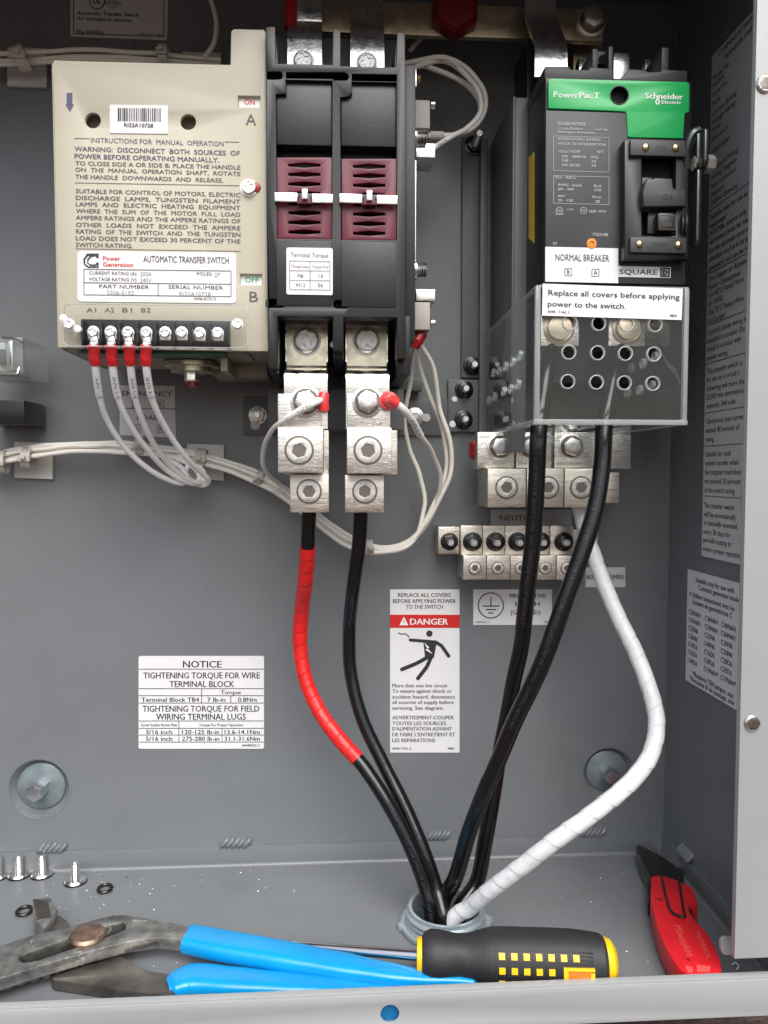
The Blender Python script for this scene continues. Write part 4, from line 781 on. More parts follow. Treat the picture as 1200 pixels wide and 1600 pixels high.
t = MB(); t.lathe([(.010, 0), (.012, .004), (.012, .014), (.010, .018)], W(749, 704, .03), (0, -1, 0), 6, 0, .5); obj('red_standoff', t, RED, label='dark red standoff behind the left end of the neutral lugs', cat='insulator')
gb = thing('ground_bar', W(800, 905, .02), 'ground bar with black hex nuts above small aluminium wire lugs', 'ground bar')
b = MB(); b.pbox(685, 823, 718, 866, .004, .026, .0007); b.pbox(716, 828, 935, 862, .004, .02, .0007); obj('bar', b, TIN2, gb)
inst('hex_nut', M_NUT, W(702, 846, .026), gb, (12 * .67 / FPX / 1.1,) * 2 + (.007,), .2)
for x0, x1, nx_ in ((720, 754, 738), (754.5, 789, 774), (789.5, 824, 808.5), (824.5, 859, 845), (859.5, 896, 880.5)):
    b = MB(); b.pbox(x0, 821, x1, 867, .02, .03, .0008); s_ = obj('lug_tongue', b, TIN2, gb); inst('hex_nut', M_NUT, W(nx_, 846.5, .03), s_, (13 * .67 / FPX / 1.1,) * 2 + (.007,), random.random())
for x0, x1, nx_ in ((724, 760, 742), (760.5, 797, 778), (797.5, 833, 814), (833.5, 869, 852), (869.5, 906, 886)):
    b = MB(); b.pbox(x0, 868, x1, 906, .006, .042, .0008); s_ = obj('wire_lug', b, TIN2, gb); inst('set_screw', M_SS, W(nx_, 888, .042), s_, (10.5 * .658 / FPX,) * 2 + (.006,), random.random())

# ================================================================ POWER CABLES
def path(pts, per=12, step=.002): return resample(smooth([W(*p) if len(p) == 3 else p for p in pts], per), step)
def wrap(pitch, amp, ph=0):
    def f(L, a):
        q = (L / pitch + .45 * noise.noise(Vector((L * 22, ph * 9, 0))) - a / (2 * math.pi) + ph) % 1
        j = noise.noise(Vector((L * 160, 2 * math.cos(a), 2 * math.sin(a)))) * amp * .9
        return 1 + amp * q + j * (1 if q < .5 else .4)
    return f
def split(P, s0, s1):
    L = 0; o = []
    for a, b_ in zip(P, P[1:]):
        if s0 <= L <= s1: o.append(a)
        L += (b_ - a).length
    return o
def tube_text(b, P, r, t, s0, h, bold=0, mi=0, th0=0):
    L = [0]
    for a, c in zip(P, P[1:]): L.append(L[-1] + (c - a).length)
    v, f = text_mesh(t, 0); lo = min(p[0] for p in v); sy = h / .73; out = []
    for p in v:
        s = s0 + (p[0] - lo) * sy; q = p[1] * sy - h / 2
        j = 0
        s = min(max(s, 0), L[-1] - 1e-5)
        lo_, hi_ = 0, len(L) - 1
        while hi_ - lo_ > 1:
            m = (lo_ + hi_) // 2
            if L[m] <= s: lo_ = m
            else: hi_ = m
        k = (s - L[lo_]) / (L[lo_ + 1] - L[lo_]); c = P[lo_].lerp(P[lo_ + 1], k)
        T_ = (P[min(lo_ + 2, len(P) - 1)] - P[max(lo_ - 1, 0)]).normalized(); n = (CAM - c); n = (n - T_ * n.dot(T_)).normalized(); B = n.cross(T_)
        a = q / r + th0; out.append(c + n * (math.cos(a) * (r + .00012)) - B * (math.sin(a) * (r + .00012)))
    return b.add(out, f, mi)
HUBC = HZ(696, 1447, FLOOR); rc = .0058
down = lambda dx, dy: [HUBC + Vector((dx, dy, .012)), HUBC + Vector((dx * .9, dy * .9, -.034))]
CX = [
 ('red_taped_cable', 'black power cable wrapped in red tape over its upper half', [(483, 796, .097), (481, 850, .088), (478, 900, .074), (471, 960, .05), (469, 1010, .045), (477, 1060, .048), (500, 1113, .056), (535, 1160, .068), (566, 1195, .078), (610, 1262, .092), (642, 1325, .10), (664, 1385, .105)] , (-.012, -.004)),
 ('black_cable', 'plain black power cable from the right terminal lug', [(564, 796, .097), (561, 850, .086), (552, 920, .070), (546, 985, .05), (548, 1050, .05), (566, 1122, .058), (600, 1195, .07), (636, 1268, .085), (664, 1335, .098), (682, 1390, .104)], (-.003, -.010)),
 ('black_cable', 'black power cable hanging straight from the left side of the clear cover', [(860, 540, .108), (850, 610, .13), (842, 668, .145), (838, 760, .145), (832, 850, .14), (823, 930, .135), (814, 1010, .125), (803, 1060, .118), (792, 1120, .11), (780, 1180, .105), (770, 1245, .10), (758, 1315, .098), (744, 1380, .096)], (.012, .002)),
 ('black_cable', 'printed black power cable sweeping from the right side of the clear cover', [(968, 540, .108), (955, 610, .13), (944, 668, .145), (941, 723, .15), (931, 790, .155), (917, 840, .158), (895, 905, .16), (872, 970, .16), (850, 1030, .158), (828, 1078, .152), (805, 1125, .145), (782, 1180, .138), (758, 1235, .13), (733, 1300, .12), (712, 1370, .112)], (-.002, .008)),
]
HW = (-.004, -.002)
for k, (nm, lab, pts, hub) in enumerate(CX):
    P = path(pts + [Vector(v) for v in down(*hub)]) if False else resample(smooth([W(*p) for p in pts] + down(*hub), 12), .002)
    b = MB(); b.tube(P, rc if k < 2 else .0063, 20, 0)
    root = obj(nm, b, CABLE, None, lab, 'cable', 'power cables running down into the floor hub')
    if k == 0:
        L = sum((a - c).length for a, c in zip(P, P[1:])); top = (W(483, 796, .097) - W(481, 852, .088)).length
        seg = resample(split(P, top, top + .213), .0005); b = MB(); b.tube(seg, rc * 1.06, 28, 0, rf=wrap(.0125, .07)); obj('tape_wrap', b, REDT, root)
    if k in (2, 3, 0):
        b = MB(); tx = {2: [(.1, 'TYPE THHN OR THWN-2  600V  VW-1  GASOLINE AND OIL RESISTANT II')], 3: [(.075, '(UL) T90 NYLON OR TWN75 GASOLINE AND OIL RESISTANT II OR THWN-2 - CTB2 - C(UL) T90 NYLON OR TWN75   SUNLIGHT RESISTANT'), ], 0: [(.29, 'AWG 3/0 CU (UL) TYPE THHN OR THWN-2  OIL RESISTANT')]}[k]
        for s0, t_ in tx: tube_text(b, P, rc if k < 2 else .0063, t_, s0, .0028, .002, 0, .15)
        obj('printed_marking', b, mat('cable_print', (.032, .032, .032), .4), root)
pts = [(903, 780, .055), (912, 822, .06), (926, 862, .068), (941, 905, .08), (965, 962, .098), (993, 1020, .115), (1015, 1078, .13), (1026, 1130, .14), (1016, 1180, .15), (985, 1222, .158), (930, 1268, .162), (865, 1315, .16), (810, 1358, .15), (765, 1392, .138), (734, 1418, .125)]
P = resample(smooth([W(*p) for p in pts] + down(.004, -.012), 12), .0005)
b = MB(); b.tube(P, .0061, 28, 0, rf=wrap(.017, .06, .3)); wc = obj('white_taped_cable', b, WHT, None, 'thick neutral cable wrapped in white tape, looping to the right', 'cable', 'power cables running down into the floor hub')
# conduit hub
HUBM = mat('bright_galvanised', (.50, .58, .62), .26, .6, var=.05, vscale=80, rvar=.08)
hb = thing('conduit_hub', HUBC, 'galvanised threaded conduit hub with lock nut in the cabinet floor', 'conduit fitting')
ro, ri = .0305, .0272
def ring(prof, n=64, ax=Z, mi=0, b=None, c=HUBC):
    b = b or MB(); V = []; F = []
    for r_, h in prof:
        for i in range(n): a = 2 * math.pi * i / n; V.append(c + Vector((r_ * math.cos(a), r_ * math.sin(a), h)))
    m = len(prof)
    for j in range(m):
        for i in range(n): k = (i + 1) % n; jj = (j + 1) % m; F.append((j * n + i, j * n + k, jj * n + k, jj * n + i))
    return b.add(V, F, mi)
pr = [(ri, .0005)]
z_ = .003; outp = [(ro, .003)]
while z_ < .0135: outp += [(ro + .0013, z_ + .0010), (ro + .0010, z_ + .0018), (ro - .0014, z_ + .0029)]; z_ += .0038
prof = [(ri, -.035), (ri + .0003, -.035), (ri + .0003, .0006), (ro, .0006)] + outp[1:] + [(ro - .0008, .0168), (ri + .0004, .0172), (ri - .0004, .0165)]
obj('threaded_sleeve', ring(prof), HUBM, hb)
b = MB(); no = []; 
for i in range(96):
    a = 2 * math.pi * i / 96; rr = .0362 + (.0022 if (i % 24) < 3 else 0); no.append((rr * math.cos(a), rr * math.sin(a)))
b.mshape([no, circ(0, 0, .0312, 60)[::-1]], lambda u, v, w_: (HUBC.x + u, HUBC.y + v, HUBC.z + .0025 + w_), .004, 0, .0007); obj('lock_nut', b, HUBM, hb)
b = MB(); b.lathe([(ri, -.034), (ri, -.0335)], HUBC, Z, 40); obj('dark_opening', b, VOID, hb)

# ================================================================ CONTROL WIRES
rw = .0021
cc = 0
for i, (mk, pts, lab) in enumerate((
 ('K1-1  ATS-A1', [(146, 536, .146), (148, 562, .142), (156, 621, .125), (168, 657, .11), (196, 700, .09), (234, 734, .07), (264, 750, .055), (286, 755, .045), (292, 745, .036), (280, 728, .028), (255, 716, .024)], 'leftmost white wire from terminal A1'),
 ('K1-2  ATS-A2', [(173, 536, .146), (175, 562, .142), (185, 623, .125), (206, 668, .105), (232, 704, .085), (258, 732, .065), (285, 750, .05), (305, 755, .04), (312, 745, .033), (300, 728, .026), (275, 716, .024)], 'white wire from terminal A2'),
 ('K1-7  ATS-B1', [(201, 536, .146), (203, 562, .142), (211, 620, .125), (226, 665, .105), (248, 705, .08), (272, 733, .06), (298, 752, .045), (318, 752, .036), (318, 738, .03), (300, 722, .026), (280, 712, .024)], 'white wire from terminal B1'),
 ('K1-8  ATS-B2', [(228.5, 536, .146), (228, 566, .142), (238, 624, .125), (262, 674, .10), (292, 716, .075), (314, 738, .055), (326, 751, .042), (318, 758, .036), (300, 752, .03), (290, 738, .026), (296, 724, .024)], 'white wire from terminal B2'))):
    P = path(pts, 10, .0015); b = MB(); b.tube(P, .0023, 12); r_ = obj('control_wire', b, WIREW, None, lab + ', marked with a white sleeve', 'wire', 'control wires from the terminal strip')
    b = MB(); b.tube(split(P, .001, .0155), .0041, 14, 0, flat=(1, .7, 1), rf=lambda L, a: 1 + .06 * math.sin(L * 900 + a)); obj('red_sleeve', b, REDS, r_)
    b = MB(); x, y = TX[i]; b.shape([[(x - 4, y + 6), (x + 4, y + 6), (x + 8, y + 18), (x - 7, y + 18)]], A_D + .002, A_D + .004, 0, .0005); obj('crimp_tip', b, ZINC, r_)
    b = MB(); b.tube(split(P, .015, .041), .0028, 14); sl_o = obj('marker_sleeve', b, SLEEVE, r_)
    b = MB(); Pr = P[::-1]; Lt = sum((a - c).length for a, c in zip(P, P[1:])); tube_text(b, Pr, .0028, mk, Lt - .0405, .0022, .01); obj('lettering', b, INK, sl_o)
def wire(pts, lab, group, r=.0016, m=WIRE, nm='control_wire'):
    P = path(pts, 10, .002); k_ = len(lab); P = [p + noise.noise_vector(Vector((i * .09, k_ * 1.3, 0))) * .0009 for i, p in enumerate(P)]; b = MB(); b.tube(P, r, 10); return obj(nm, b, m, None, lab, 'wire', group), P
# main loom along the back wall and up to the contactor's right flank
base = [(-30, 722, .018), (40, 708, .02), (130, 699, .022), (215, 701, .022), (310, 716, .02), (400, 745, .02), (450, 775, .02), (500, 815, .022), (550, 848, .024), (598, 860, .026), (640, 848, .03), (668, 818, .035)]
offs = [(-9, 0), (-3.5, .004), (3, .001), (8.5, .004), (0, -.004)]
ends = [[(690, 775, .04), (705, 735, .045), (703, 690, .05), (688, 640, .055), (677, 574, .07), (658, 540, .085)], [(682, 780, .036), (697, 735, .04), (694, 680, .045), (672, 620, .055), (655, 570, .07), (650, 538, .085)],
        [(676, 800, .034), (688, 745, .05), (675, 707, .07), (655, 675, .10), (628, 637, .125), (613, 627, .127)], [(664, 790, .03), (657, 746, .03), (638, 695, .035), (632, 650, .045), (642, 590, .06), (648, 540, .085)], None]
wl = ['wire of the loom curving farthest right below the contactor', 'inner wire of the loom rising to the micro switch', 'loom wire with a printed sleeve ending at the right terminal lug', 'thin loom wire bowing left behind the right terminal lug', 'shortest wire of the loom, hidden at the back of the bundle']
LP = []
for k, (o, en) in enumerate(zip(offs, ends)):
    pts = []
    for i, (x, y, d) in enumerate(base):
        j = noise.noise(Vector((i * 1.7, k * 3.1, 0))) * 2.2; f = 1 if i < 9 else .6
        nx_ = 0 if i < 5 else o[0] * .6; pts.append((x + nx_ * f * -.4, y + o[0] * .8 * f + j, d + o[1]))
    if en is None: pts = pts[:7]
    else: pts = pts[:-1] + en
    ob, P = wire(pts, wl[k], 'loom of ivory wires across the back wall', .00195); LP.append((ob, P))
ob, P = LP[2]; Lt = sum((a - c).length for a, c in zip(P, P[1:]))
b = MB(); b.tube(split(P, Lt - .05, Lt - .003), .0029, 14); s_ = obj('marker_sleeve', b, SLEEVE, ob); b = MB(); tube_text(b, P, .0029, 'K1-12  ATS-EB', Lt - .044, .0026, .01); obj('lettering', b, INK, s_)
REDTR = mat('red_crimp', (.75, .05, .05), .3, coat=.5)
b = MB(); c = W(608, 627, .126); b.lathe([(.0068, 0), (.0072, .002), (.0066, .0045), (.0035, .005)], c, (-.2, -1, .1), 20); b.tube([W(604, 627, .128), W(611, 626, .134), W(618, 629, .131)], .0045, 14); obj('ring_terminal', b, REDTR, ob)
ob, P = wire([(503, 625, .134), (480, 636, .140), (445, 656, .133), (424, 674, .112), (411, 702, .085), (413, 730, .065), (425, 747, .045), (440, 760, .03), (462, 782, .022)], 'ivory wire looping left from the bolt of the left terminal lug', 'loom of ivory wires across the back wall', .002)
b = MB(); b.tube(split(P, .002, .032), .0027, 14); s_ = obj('marker_sleeve', b, SLEEVE, ob); Lt = sum((a - c).length for a, c in zip(P, P[1:])); b = MB(); tube_text(b, P[::-1], .0027, 'K1-11  ATS-EA', Lt - .031, .0024, .01); obj('lettering', b, INK, s_)
b = MB(); b.tube([W(506, 616, .129), W(505, 627, .131), W(506, 640, .129)], .0042, 14); obj('ring_terminal', b, REDTR, ob)
# red marked joint and markers at the micro switch
b = MB(); b.tube([W(659, 521, .09), W(652, 532, .092), W(646, 541, .09)], .0048, 12, 0); b.pbox(650, 517, 662, 524, .08, .09, .0005, 1); obj('wire_joint', b, [RED, mat('bare_copper', (.7, .45, .3), .3, 1)], label='red painted joint of the wires below the lower micro switch', cat='connector')
# top loom, left
for k, (dy, lab) in enumerate(((-9, 'top wire of the pair crossing the upper left'), (3, 'lower wire of the pair crossing the upper left'), (8, 'lowest wire crossing the upper left, just above the beige housing'))):
    wire([(-30, 92 + dy, .02), (40, 92 + dy, .022), (110, 86 + dy * .9, .022), (200, 88 + dy * .8, .022), (280, 94 + dy * .7, .02), (345, 100 + dy * .6, .018)], lab, 'ivory wires crossing the upper left', .0019)
wire([(322, -20, .02), (331, 5, .02), (338, 40, .022), (334, 70, .022), (318, 93, .02)], 'single ivory wire dropping from the top edge beside the listing label', None, .0021)
# coil at the top right of the contactor
for k, (pts, lab) in enumerate((
 ([(600, 112, .05), (640, 98, .06), (690, 90, .065), (730, 108, .065), (756, 145, .065), (757, 172, .065), (742, 197, .068), (712, 210, .075), (668, 212, .085)], 'outer wire of the ivory coil right of the contactor'),
 ([(600, 116, .052), (645, 106, .062), (690, 95, .062), (722, 112, .068), (746, 140, .07), (750, 175, .07), (732, 200, .072), (705, 213, .08), (672, 235, .085)], 'middle wire of the ivory coil right of the contactor'),
 ([(620, 104, .05), (660, 103, .058), (700, 116, .06), (730, 134, .06), (748, 158, .062), (750, 185, .06), (738, 200, .055)], 'inner loose wire of the ivory coil right of the contactor'))):
    ob, P = wire(pts, lab, 'coil of ivory wires', .0021)
    if k < 1: b = MB(); Lt = sum((a - c).length for a, c in zip(P, P[1:])); b.tube(split(P, Lt - .014, Lt), .0031, 12); obj('end_sleeve', b, mat('grey_sleeve', (.5, .48, .47), .4), ob)
    if k == 1: b = MB(); Lt = sum((a - c).length for a, c in zip(P, P[1:])); tube_text(b, P, .0021, 'ATS-B3', Lt - .016, .002, .01); tube_text(b, P, .0021, 'AWM 1015 16AWG', .045, .0018, .005); obj('printed_marking', b, INK, ob)
wire([(640, 80, .03), (655, 62, .03), (690, 30, .02)], 'short ivory wire rising behind the busbar', None, .002)
# tie mounts and cable ties
def mount(x0, y0, x1, y1, lab):
    b = MB(); sl0 = slope(y0); b.shape([[(x0, y0), (x1, y0 + 2), (x1, y1 + 2), (x0, y1)]], .0006, .0045, 0, .0006); t = obj('tie_mount', b, mat('white_tie_mount', (.62, .60, .57), .45, var=.03), None, lab, 'cable mount', 'adhesive cable tie mounts'); return t
mount(22, 690, 82, 747, 'square adhesive tie mount at the left end of the loom')
mount(292, 693, 350, 749, 'square adhesive tie mount under the white wire loops')
mount(11, 73, 72, 134, 'square adhesive tie mount at the upper left corner')
mount(285, 80, 345, 112, 'square adhesive tie mount peeking above the beige housing')
def tie(x, y, h, d, lab, wd=11, ang=0):
    c = W(x, y, d); kx = (.7 - d) / FPX; b = MB(); w_ = wd * kx; H = h * kx; n = 20; V = []; F = []
    for i in range(n):
        a = 2 * math.pi * i / n
        for sx_, rr in ((-.5, 1), (.5, 1), (.5, .88), (-.5, .88)):
            V.append(c + Matrix.Rotation(ang, 3, 'Y') @ Vector((w_ * sx_, -math.cos(a) * rr * .0085, math.sin(a) * rr * H / 2)))
    for i in range(n):
        j = (i + 1) % n
        for q in range(4): F.append((i * 4 + q, j * 4 + q, j * 4 + (q + 1) % 4, i * 4 + (q + 1) % 4))
    b.add(V, F); b.box(c + Vector((-w_ * .65, -.0105, -H * .15)), c + Vector((w_ * .65, -.006, H * .12)), .0006); b.box(c + Vector((-w_ * .25, -.0135, -H * .05)), c + Vector((w_ * .25, -.0098, H * .1)), .0005)
    obj('cable_tie', b, NYLON, None, lab, 'cable tie', 'nylon cable ties')
tie(44, 716, 34, .022, 'nylon tie over the loom at the left mount', 14, .1); tie(4, 722, 36, .022, 'nylon tie at the very left edge of the loom', 13)
tie(314, 717, 32, .022, 'nylon tie over the loom at the mount under the wire loops', 15, .2); tie(405, 746, 26, .021, 'nylon tie on the loom near the left terminal lug', 11, .45)
tie(220, 697, 30, .024, 'nylon tie on the middle of the loom', 12); tie(35, 93, 42, .024, 'nylon tie at the upper left mount', 16, -.4); tie(256, 88, 34, .024, 'nylon tie standing up above the beige housing', 13)
tie(578, 855, 24, .026, 'nylon tie at the lowest bend of the loom', 10, -.1)
# relay and black block at the left edge
t = thing('relay', W(10, 587, .04), 'clear cased relay cut off by the left edge', 'relay')
b = MB(); b.pbox(-40, 526, 36, 586, .02, .075, .002); obj('clear_case', b, HAZY, t)
b = MB(); b.pbox(-30, 535, 8, 580, .03, .06, .001, 0); b.pbox(12, 532, 20, 578, .03, .055, .001, 1); b.pbox(-4, 545, 6, 570, .06, .066, .001, 2); obj('inner_works', b, [mat('pale_green_part', (.5, .55, .5), .4), ZINC, BLACK], t)
b = MB(); b.tube(smooth([W(2, 527, .075), W(26, 530, .078), W(36, 536, .076), (W(40, 531, .076))], 6), .0007, 6); b.tube(smooth([W(2, 585, .075), W(26, 584, .078), W(30, 574, .076)], 6), .0007, 6); obj('wire_clip', b, ZINC, t)
b = MB(); b.pbox(-40, 625, 38, 663, .004, .05, .0012); obj('rail_stop', b, BLACK_G, label='small gloss black block cut off by the left edge', cat='end block')

# ================================================================ SCREWS AND RINGS ON THE FLOOR
def loose_screw(px, py, lab, lean=0):
    c = HZ(px, py, FLOOR); t = thing('loose_screw', c, lab, 'screw', 'loose machine screws standing on their heads')
    b = MB(); b.lathe([(.0094, .0008), (.0098, .0015), (.0086, .003), (.004, .0034)], c, Z, 32, 0); obj('head', b, ZINC, t)
    b = MB(); b.lathe([(.0102, 0), (.0102, .0009), (.006, .001)], c, Z, 32, 0); obj('seal', b, BLACK_G, t)
    b = MB(); b.lathe([(r_, h + .003) for r_, h in threads(.0038, .015, .0016)], c, Z, 16, 0); obj('threaded_shank', b, ZINC, t)
loose_screw(-3, 1369, 'loose screw cut off by the left edge'); loose_screw(30, 1368, 'loose screw second from the left edge'); loose_screw(66, 1367, 'loose screw in the middle, close to the weld bead'); loose_screw(118, 1378, 'loose screw standing apart, nearest the black rings')
for px, py, lab in ((164, 1388, 'black rubber ring lying free near the last screw'), (38, 1423, 'black rubber ring touching the plier jaw')):
    c = HZ(px, py, FLOOR + .002); b = MB(); P = [c + Vector((.0056 * math.cos(a / 30 * 6.35), .0056 * math.sin(a / 30 * 6.35), .0005 * math.sin(a / 5))) for a in range(30)]; b.tube(P, .0015, 10, 0, flat=(1, 1, .9)); obj('rubber_ring', b, BLACK_G, label=lab, cat='ring', group='black rubber rings on the floor')

# ================================================================ PLIERS
pl = thing('pliers', HZ(250, 1500, FLOOR), 'worn tongue and groove pliers with bright blue grips', 'pliers')
z1 = FLOOR + .019; z0 = FLOOR + .010
top = [(-60, 1493), (0, 1478), (45, 1462), (108, 1448), (150, 1436), (175, 1430), (196, 1429), (245, 1437), (305, 1450), (300, 1470), (245, 1464), (196, 1471.5), (140, 1486), (70, 1506), (0, 1528), (-60, 1545)]
slot = [(30, 1499), (33, 1492), (45, 1487), (170, 1445), (190, 1440), (197, 1444), (196, 1451), (186, 1457), (60, 1500), (36, 1504)]
b = MB(); b.hshape([top, slot[::-1]], z0, z1, 0, .0008); ja = obj('grooved_arm', b, OLD, pl)
b = MB(); b.hshape([[(20, 1505), (205, 1440), (210, 1470), (20, 1525)]], FLOOR + .004, FLOOR + .006, 0); obj('slot_shade_plate', b, mat('slot_shade', (.05, .045, .04), .6, .5, bump=.0004), ja)  # added dark plate, its colour paints the shade deep in the slot
# groove ribs on the side
b = MB()
for i in range(9):
    x = 2 + i * 17; y = 1531 - (x * .316); p = HZ(x, y, z0 + .0045)
    b.box(p + Vector((-.0012, -.0035, -.006)), p + Vector((.0016, .001, .0005)), .0006)
for i in range(8):
    x = 8 + i * 21; y = 1527 - i * 6.2; c = HZ(x, y + 6, z0 + .001); b.lathe([(.0055, -.006), (.0055, .0)], c + Vector((0, .004, 0)), Z, 14, 0)
obj('groove_teeth', b, OLDD, ja)
b = MB(); b.hshape([[(51, 1402), (79, 1401), (90, 1419), (82, 1436), (68, 1452), (56, 1440), (51, 1425)]], FLOOR + .001, FLOOR + .021, 0, .002); jw = obj('upper_jaw', b, OLD, pl)
b = MB(); b.hshape([[(84, 1426), (96, 1430), (106, 1438), (116, 1452), (105, 1460), (62, 1464), (72, 1448)]], FLOOR + .001, FLOOR + .0145, 0, .002); obj('jaw_neck', b, OLDD, jw)
b = MB()
for i in range(9):
    x = 53 + i * 2.6; p, q = HZ(x, 1405 + i * .5, FLOOR + .0212), HZ(x + 6, 1438 - i * .6, FLOOR + .0212); b.tube([p, q], .0006, 6)
obj('jaw_teeth', b, OLDD, jw)
b = MB(); b.hshape([[(80, 1526), (130, 1509), (189, 1493), (200, 1500), (224, 1514), (245, 1519), (285, 1524), (270, 1556), (180, 1545), (84, 1531)]], FLOOR + .0005, FLOOR + .0085, 0, .0008); obj('lower_arm', b, OLDD, pl)
b = MB(); c = HZ(137, 1463, z1); b.lathe([(.0128, -.001), (.0132, .001), (.0118, .003), (.006, .0048), (.002, .0052)], c, Z, 32); obj('pivot_rivet', b, RIV, pl)
def grip(pts, name='grip'):
    P = smooth([Vector(HZ(x, y, FLOOR + h)) for x, y, h, _, _ in pts], 8); n = len(P); ws = []; hs2 = []
    for i in range(n):
        u = i / (n - 1) * (len(pts) - 1); a = min(int(u), len(pts) - 2); k = u - a; k = k * k * (3 - 2 * k); ws.append(pts[a][3] * (1 - k) + pts[a + 1][3] * k); hs2.append(pts[a][4] * (1 - k) + pts[a + 1][4] * k)
    V = []; F = []; m = 24
    for i, p in enumerate(P):
        t_ = (P[min(i + 1, n - 1)] - P[max(i - 1, 0)]).normalized(); s_ = Vector((-t_.y, t_.x, 0)).normalized(); up = t_.cross(s_); up = up if up.z > 0 else -up
        for k in range(m):
            a = 2 * math.pi * k / m; ca, sa = math.cos(a), math.sin(a); e_ = .62
            V.append(p + s_ * (ws[i] * math.copysign(abs(ca) ** e_, ca)) + up * (hs2[i] * math.copysign(abs(sa) ** e_, sa)))
    for i in range(n - 1):
        for k in range(m): j = (k + 1) % m; F.append((i * m + k, i * m + j, (i + 1) * m + j, (i + 1) * m + k))
    F.append(tuple(range(m))[::-1]); F.append(tuple((n - 1) * m + i for i in range(m)))
    b = MB(); b.add(V, F); obj(name, b, BLUE, pl)
grip([(291, 1467, .0135, .0085, .005), (294, 1467, .0135, .0125, .0068), (350, 1478, .0135, .0130, .0072), (430, 1492, .0135, .0125, .007), (520, 1508, .0125, .0112, .0064), (600, 1522, .0115, .0090, .0058), (660, 1530, .0105, .0066, .005), (710, 1532, .010, .0052, .0042), (738, 1535, .0095, .0042, .0036), (745, 1536, .0092, .002, .002)])
grip([(262, 1543, .0065, .007, .004), (272, 1540, .0065, .0105, .0062), (300, 1531, .0068, .0128, .0066), (360, 1535, .0068, .012, .0066), (430, 1540, .0066, .0105, .0062), (520, 1547, .006, .0085, .0058), (590, 1553, .0056, .0065, .005), (650, 1558, .005, .004, .0035)])

# ================================================================ SCREWDRIVER
A0 = HZ(651, 1493, FLOOR + .0195); A1 = HZ(957, 1502, FLOOR + .0195); A1.y = A1.y; ax = (A1 - A0); ax.z = 0; SL = ax.length; ax.normalize()
sdv = thing('screwdriver', HZ(800, 1500, FLOOR), 'black and yellow handled screwdriver lying behind the front lip', 'screwdriver')
def ax_lathe(prof, m, name, par=sdv, n=40, mi=0):
    b = MB(); b.lathe(prof, A0, ax, n, mi); return obj(name, b, m, par)
Ls = SL
ax_lathe([(.010, 0), (.0118, .0004), (.0122, .002), (.0122, .004), (.011, .0045)], YEL, 'front_collar')
f = Ls / .135
ax_lathe([(.0125, .0038), (.0152, .0055), (.0172, .010), (.0170, .016), (.0158, .023), (.0147, .030), (.0155, .038), (.0180, .046), (.0197, .053), (.0200, .065), (.0200, .09), (.0198, .108), (.0190, .118), (.0175, Ls - .008), (.0150, Ls - .0055), (.010, Ls - .005)], RUB, 'handle', n=48)
ax_lathe([(.0150, Ls - .0058), (.0153, Ls - .0042), (.0140, Ls - .001), (.0100, Ls + .0018), (.004, Ls + .003)], YEL, 'end_cap')
b = MB(); b.tube([A0 + ax * .002, HZ(400, 1473, FLOOR + .0085)], .0036, 18); obj('shaft', b, CHROME, sdv)
up = Vector((0, 0, 1)); sdz = ax.cross(up).normalized(); sdz = sdz if sdz.y < 0 else -sdz
def on_handle(s, ang, r): return A0 + ax * s + (up * math.sin(ang) + sdz * math.cos(ang)) * r
def patch(b, s, a, ls, la, r, mi=0, h=.0006):
    V = []; n = 5
    for rr in (r - .002, r + h):
        for i in range(n):
            for sg in (-1, 1): V.append(on_handle(s + sg * ls / 2, a + (i / (n - 1) - .5) * la, rr))
    F = []
    for i in range(n - 1): F += [(i * 2, i * 2 + 1, i * 2 + 3, i * 2 + 2), (n * 2 + i * 2, n * 2 + i * 2 + 2, n * 2 + i * 2 + 3, n * 2 + i * 2 + 1), (i * 2, i * 2 + 2, n * 2 + i * 2 + 2, n * 2 + i * 2), (i * 2 + 1, n * 2 + i * 2 + 1, n * 2 + i * 2 + 3, i * 2 + 3)]
    F += [(0, n * 2, n * 2 + 1, 1), (n * 2 - 2, n * 2 - 1, n * 4 - 1, n * 4 - 2)]
    b.add(V, F, mi)
def px2s(px): return (HZ(px, 1500, FLOOR + .03) - HZ(651, 1500, FLOOR + .03)).x
first = None
SQ = []
for row, (a, cols) in enumerate(((.62, 7), (.18, 5), (-.28, 4))):
    for k in range(cols): SQ.append((px2s(785 + k * 19.3), a))
for s, a in SQ:
    b = MB(); patch(b, s, a, .0042, .21, .0200, 0, .0005); obj('yellow_stud', b, YEL, sdv)
b = MB()
for i in range(36):
    for j in range(11):
        s = px2s(776) + i * .00188; a = .82 - j * .12
        if any(abs(s - q) < .003 and abs(a - p) < .16 for q, p in SQ): continue
        if s > px2s(876) and a < .35: continue
        patch(b, s, a, .0011, .05, .0200, 0, .0004)
obj('grip_texture', b, RUB, sdv, kind='stuff')
b = MB(); sA, sB = px2s(880), px2s(928)
patch(b, (sA + sB) / 2, .30, sB - sA, .10, .0200, 0, .0011); patch(b, sA + .0015, -.02, .003, .6, .0200, 0, .0011); patch(b, sB - .0015, -.1, .003, .6, .0200, 0, .0011); patch(b, (sA + sB) / 2, -.1, sB - sA - .004, .66, .0200, 1, .0003); obj('hang_loop', b, [YEL, ORG], sdv)
b = MB()
for i in range(7): patch(b, px2s(703) + i * .0018, .45, .0008, .5 - abs(i - 3) * .08, .0150, 0, .0012)
obj('grip_ribs', b, RUB, sdv)

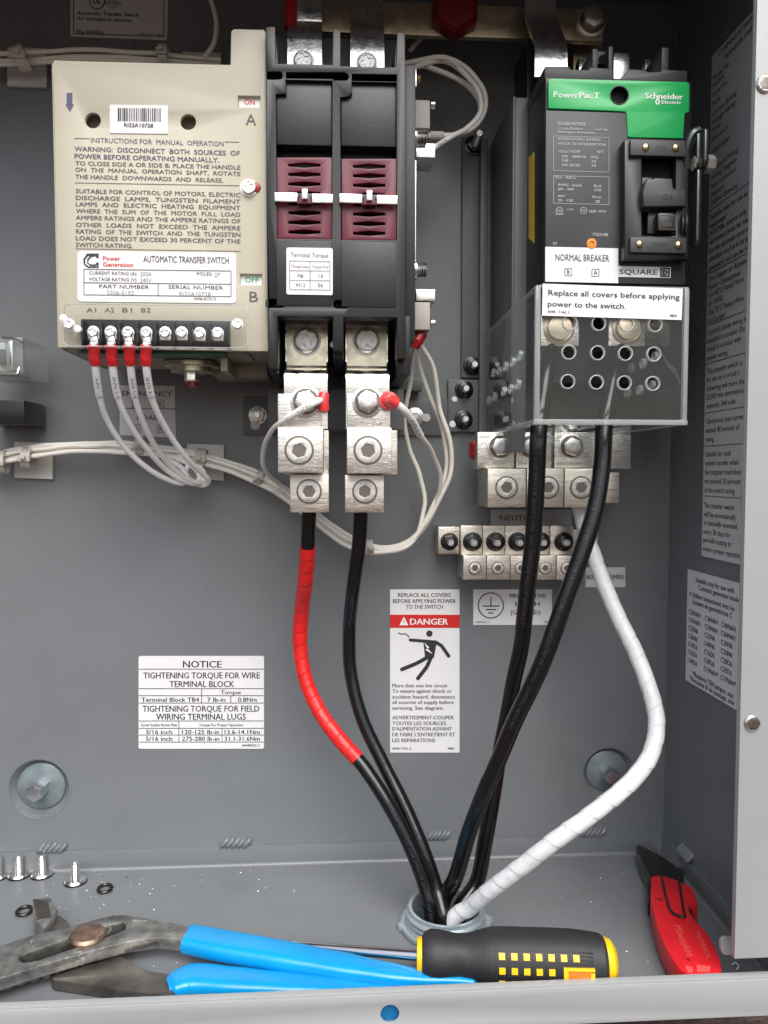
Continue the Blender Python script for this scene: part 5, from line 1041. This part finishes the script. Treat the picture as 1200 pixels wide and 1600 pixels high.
# ================================================================ UTILITY KNIFE
kn = thing('utility_knife', HZ(1070, 1450, FLOOR), 'red folding utility knife with black blade head and wire clip', 'knife')
kz = FLOOR + .020
b = MB(); b.hshape([[(1017, 1368), (1032, 1366), (1050, 1371), (1069, 1379), (1080, 1384), (1086, 1392), (1090, 1408), (1078, 1412), (1076, 1420), (1083, 1433), (1097, 1447), (1109, 1462), (1119, 1480), (1126, 1497), (1128, 1512), (1127, 1521), (1076, 1523), (1062, 1514), (1046, 1492), (1033, 1466), (1024, 1440), (1016, 1405)]], FLOOR + .001, kz, 0, .0022); kb = obj('handle', b, REDP, kn)
b = MB(); b.hshape([[(994, 1322), (998, 1319), (1034, 1337), (1068, 1361), (1069, 1378), (1050, 1372), (1032, 1366), (1016, 1370), (1003, 1345)]], FLOOR + .002, kz - .001, 0, .001); b.hshape([[(1010, 1380), (1018, 1374), (1016, 1405), (1013, 1405)]], FLOOR + .002, kz - .004, 0, .0005); obj('blade_head', b, BLACK_G, kn)
b = MB(); b.hshape([[(1022, 1322), (1038, 1322), (1062, 1352), (1060, 1358), (1030, 1336)]], FLOOR + .005, FLOOR + .006, 0); obj('blade', b, ZINC, kn)
q = kz + .0012; b = MB(); P = smooth([HZ(1033, 1366, q - .001), HZ(1040, 1398, q), HZ(1049, 1424, q), HZ(1056, 1429, q), HZ(1069, 1433, q), HZ(1068, 1420, q), HZ(1064, 1395, q), HZ(1060, 1370, q - .001)], 6); b.tube(P, .0011, 8); obj('wire_clip', b, BLACK_G, kn)
b = MB()
for pts in ([(1022, 1402), (1034, 1408), (1036, 1405)], [(1071, 1499), (1079, 1502), (1077, 1497)]): b.hshape([pts], kz - .0005, kz + .0002)
obj('recess_shade', b, mat('dark_red', (.12, .006, .008), .6), kb)  # flat dark red patches paint the shade of shallow recesses
def htext(b, t, x, y, xb_, yb_, h, zz, bold=.0, lim=None):
    p0, p1 = HZ(x, y, zz), HZ(xb_, yb_, zz); v, f = text_mesh(t, 0); lo = min(p[0] for p in v); hi = max(p[0] for p in v); L = (p1 - p0).length; u = (p1 - p0).normalized(); s_ = Vector((-u.y, u.x, 0))
    b.add([p0 + u * ((p[0] - lo) / (hi - lo) * L) + s_ * (p[1] * h / .73) for p in v], f)
b = MB(); htext(b, 'Milwaukee', 1051, 1446, 1074, 1494, .0066, kz + .0003, .01); htext(b, 'FASTBACK', 1086, 1456, 1104, 1496, .0038, kz + .0003, .01); obj('moulded_lettering', b, REDP2, kb)
b = MB(); b.hshape([[(1070, 1508), (1082, 1511), (1083, 1519), (1075, 1519)]], kz, kz + .0003); b.hshape([[(1088, 1507), (1110, 1510), (1109, 1518), (1089, 1518)]], kz, kz + .0003); obj('inset', b, REDP2, kb)
b = MB(); b.hshape([[(1076, 1414), (1083, 1410), (1082, 1428), (1079, 1428)]], FLOOR + .002, kz - .005); obj('button', b, BLACK_G, kn)
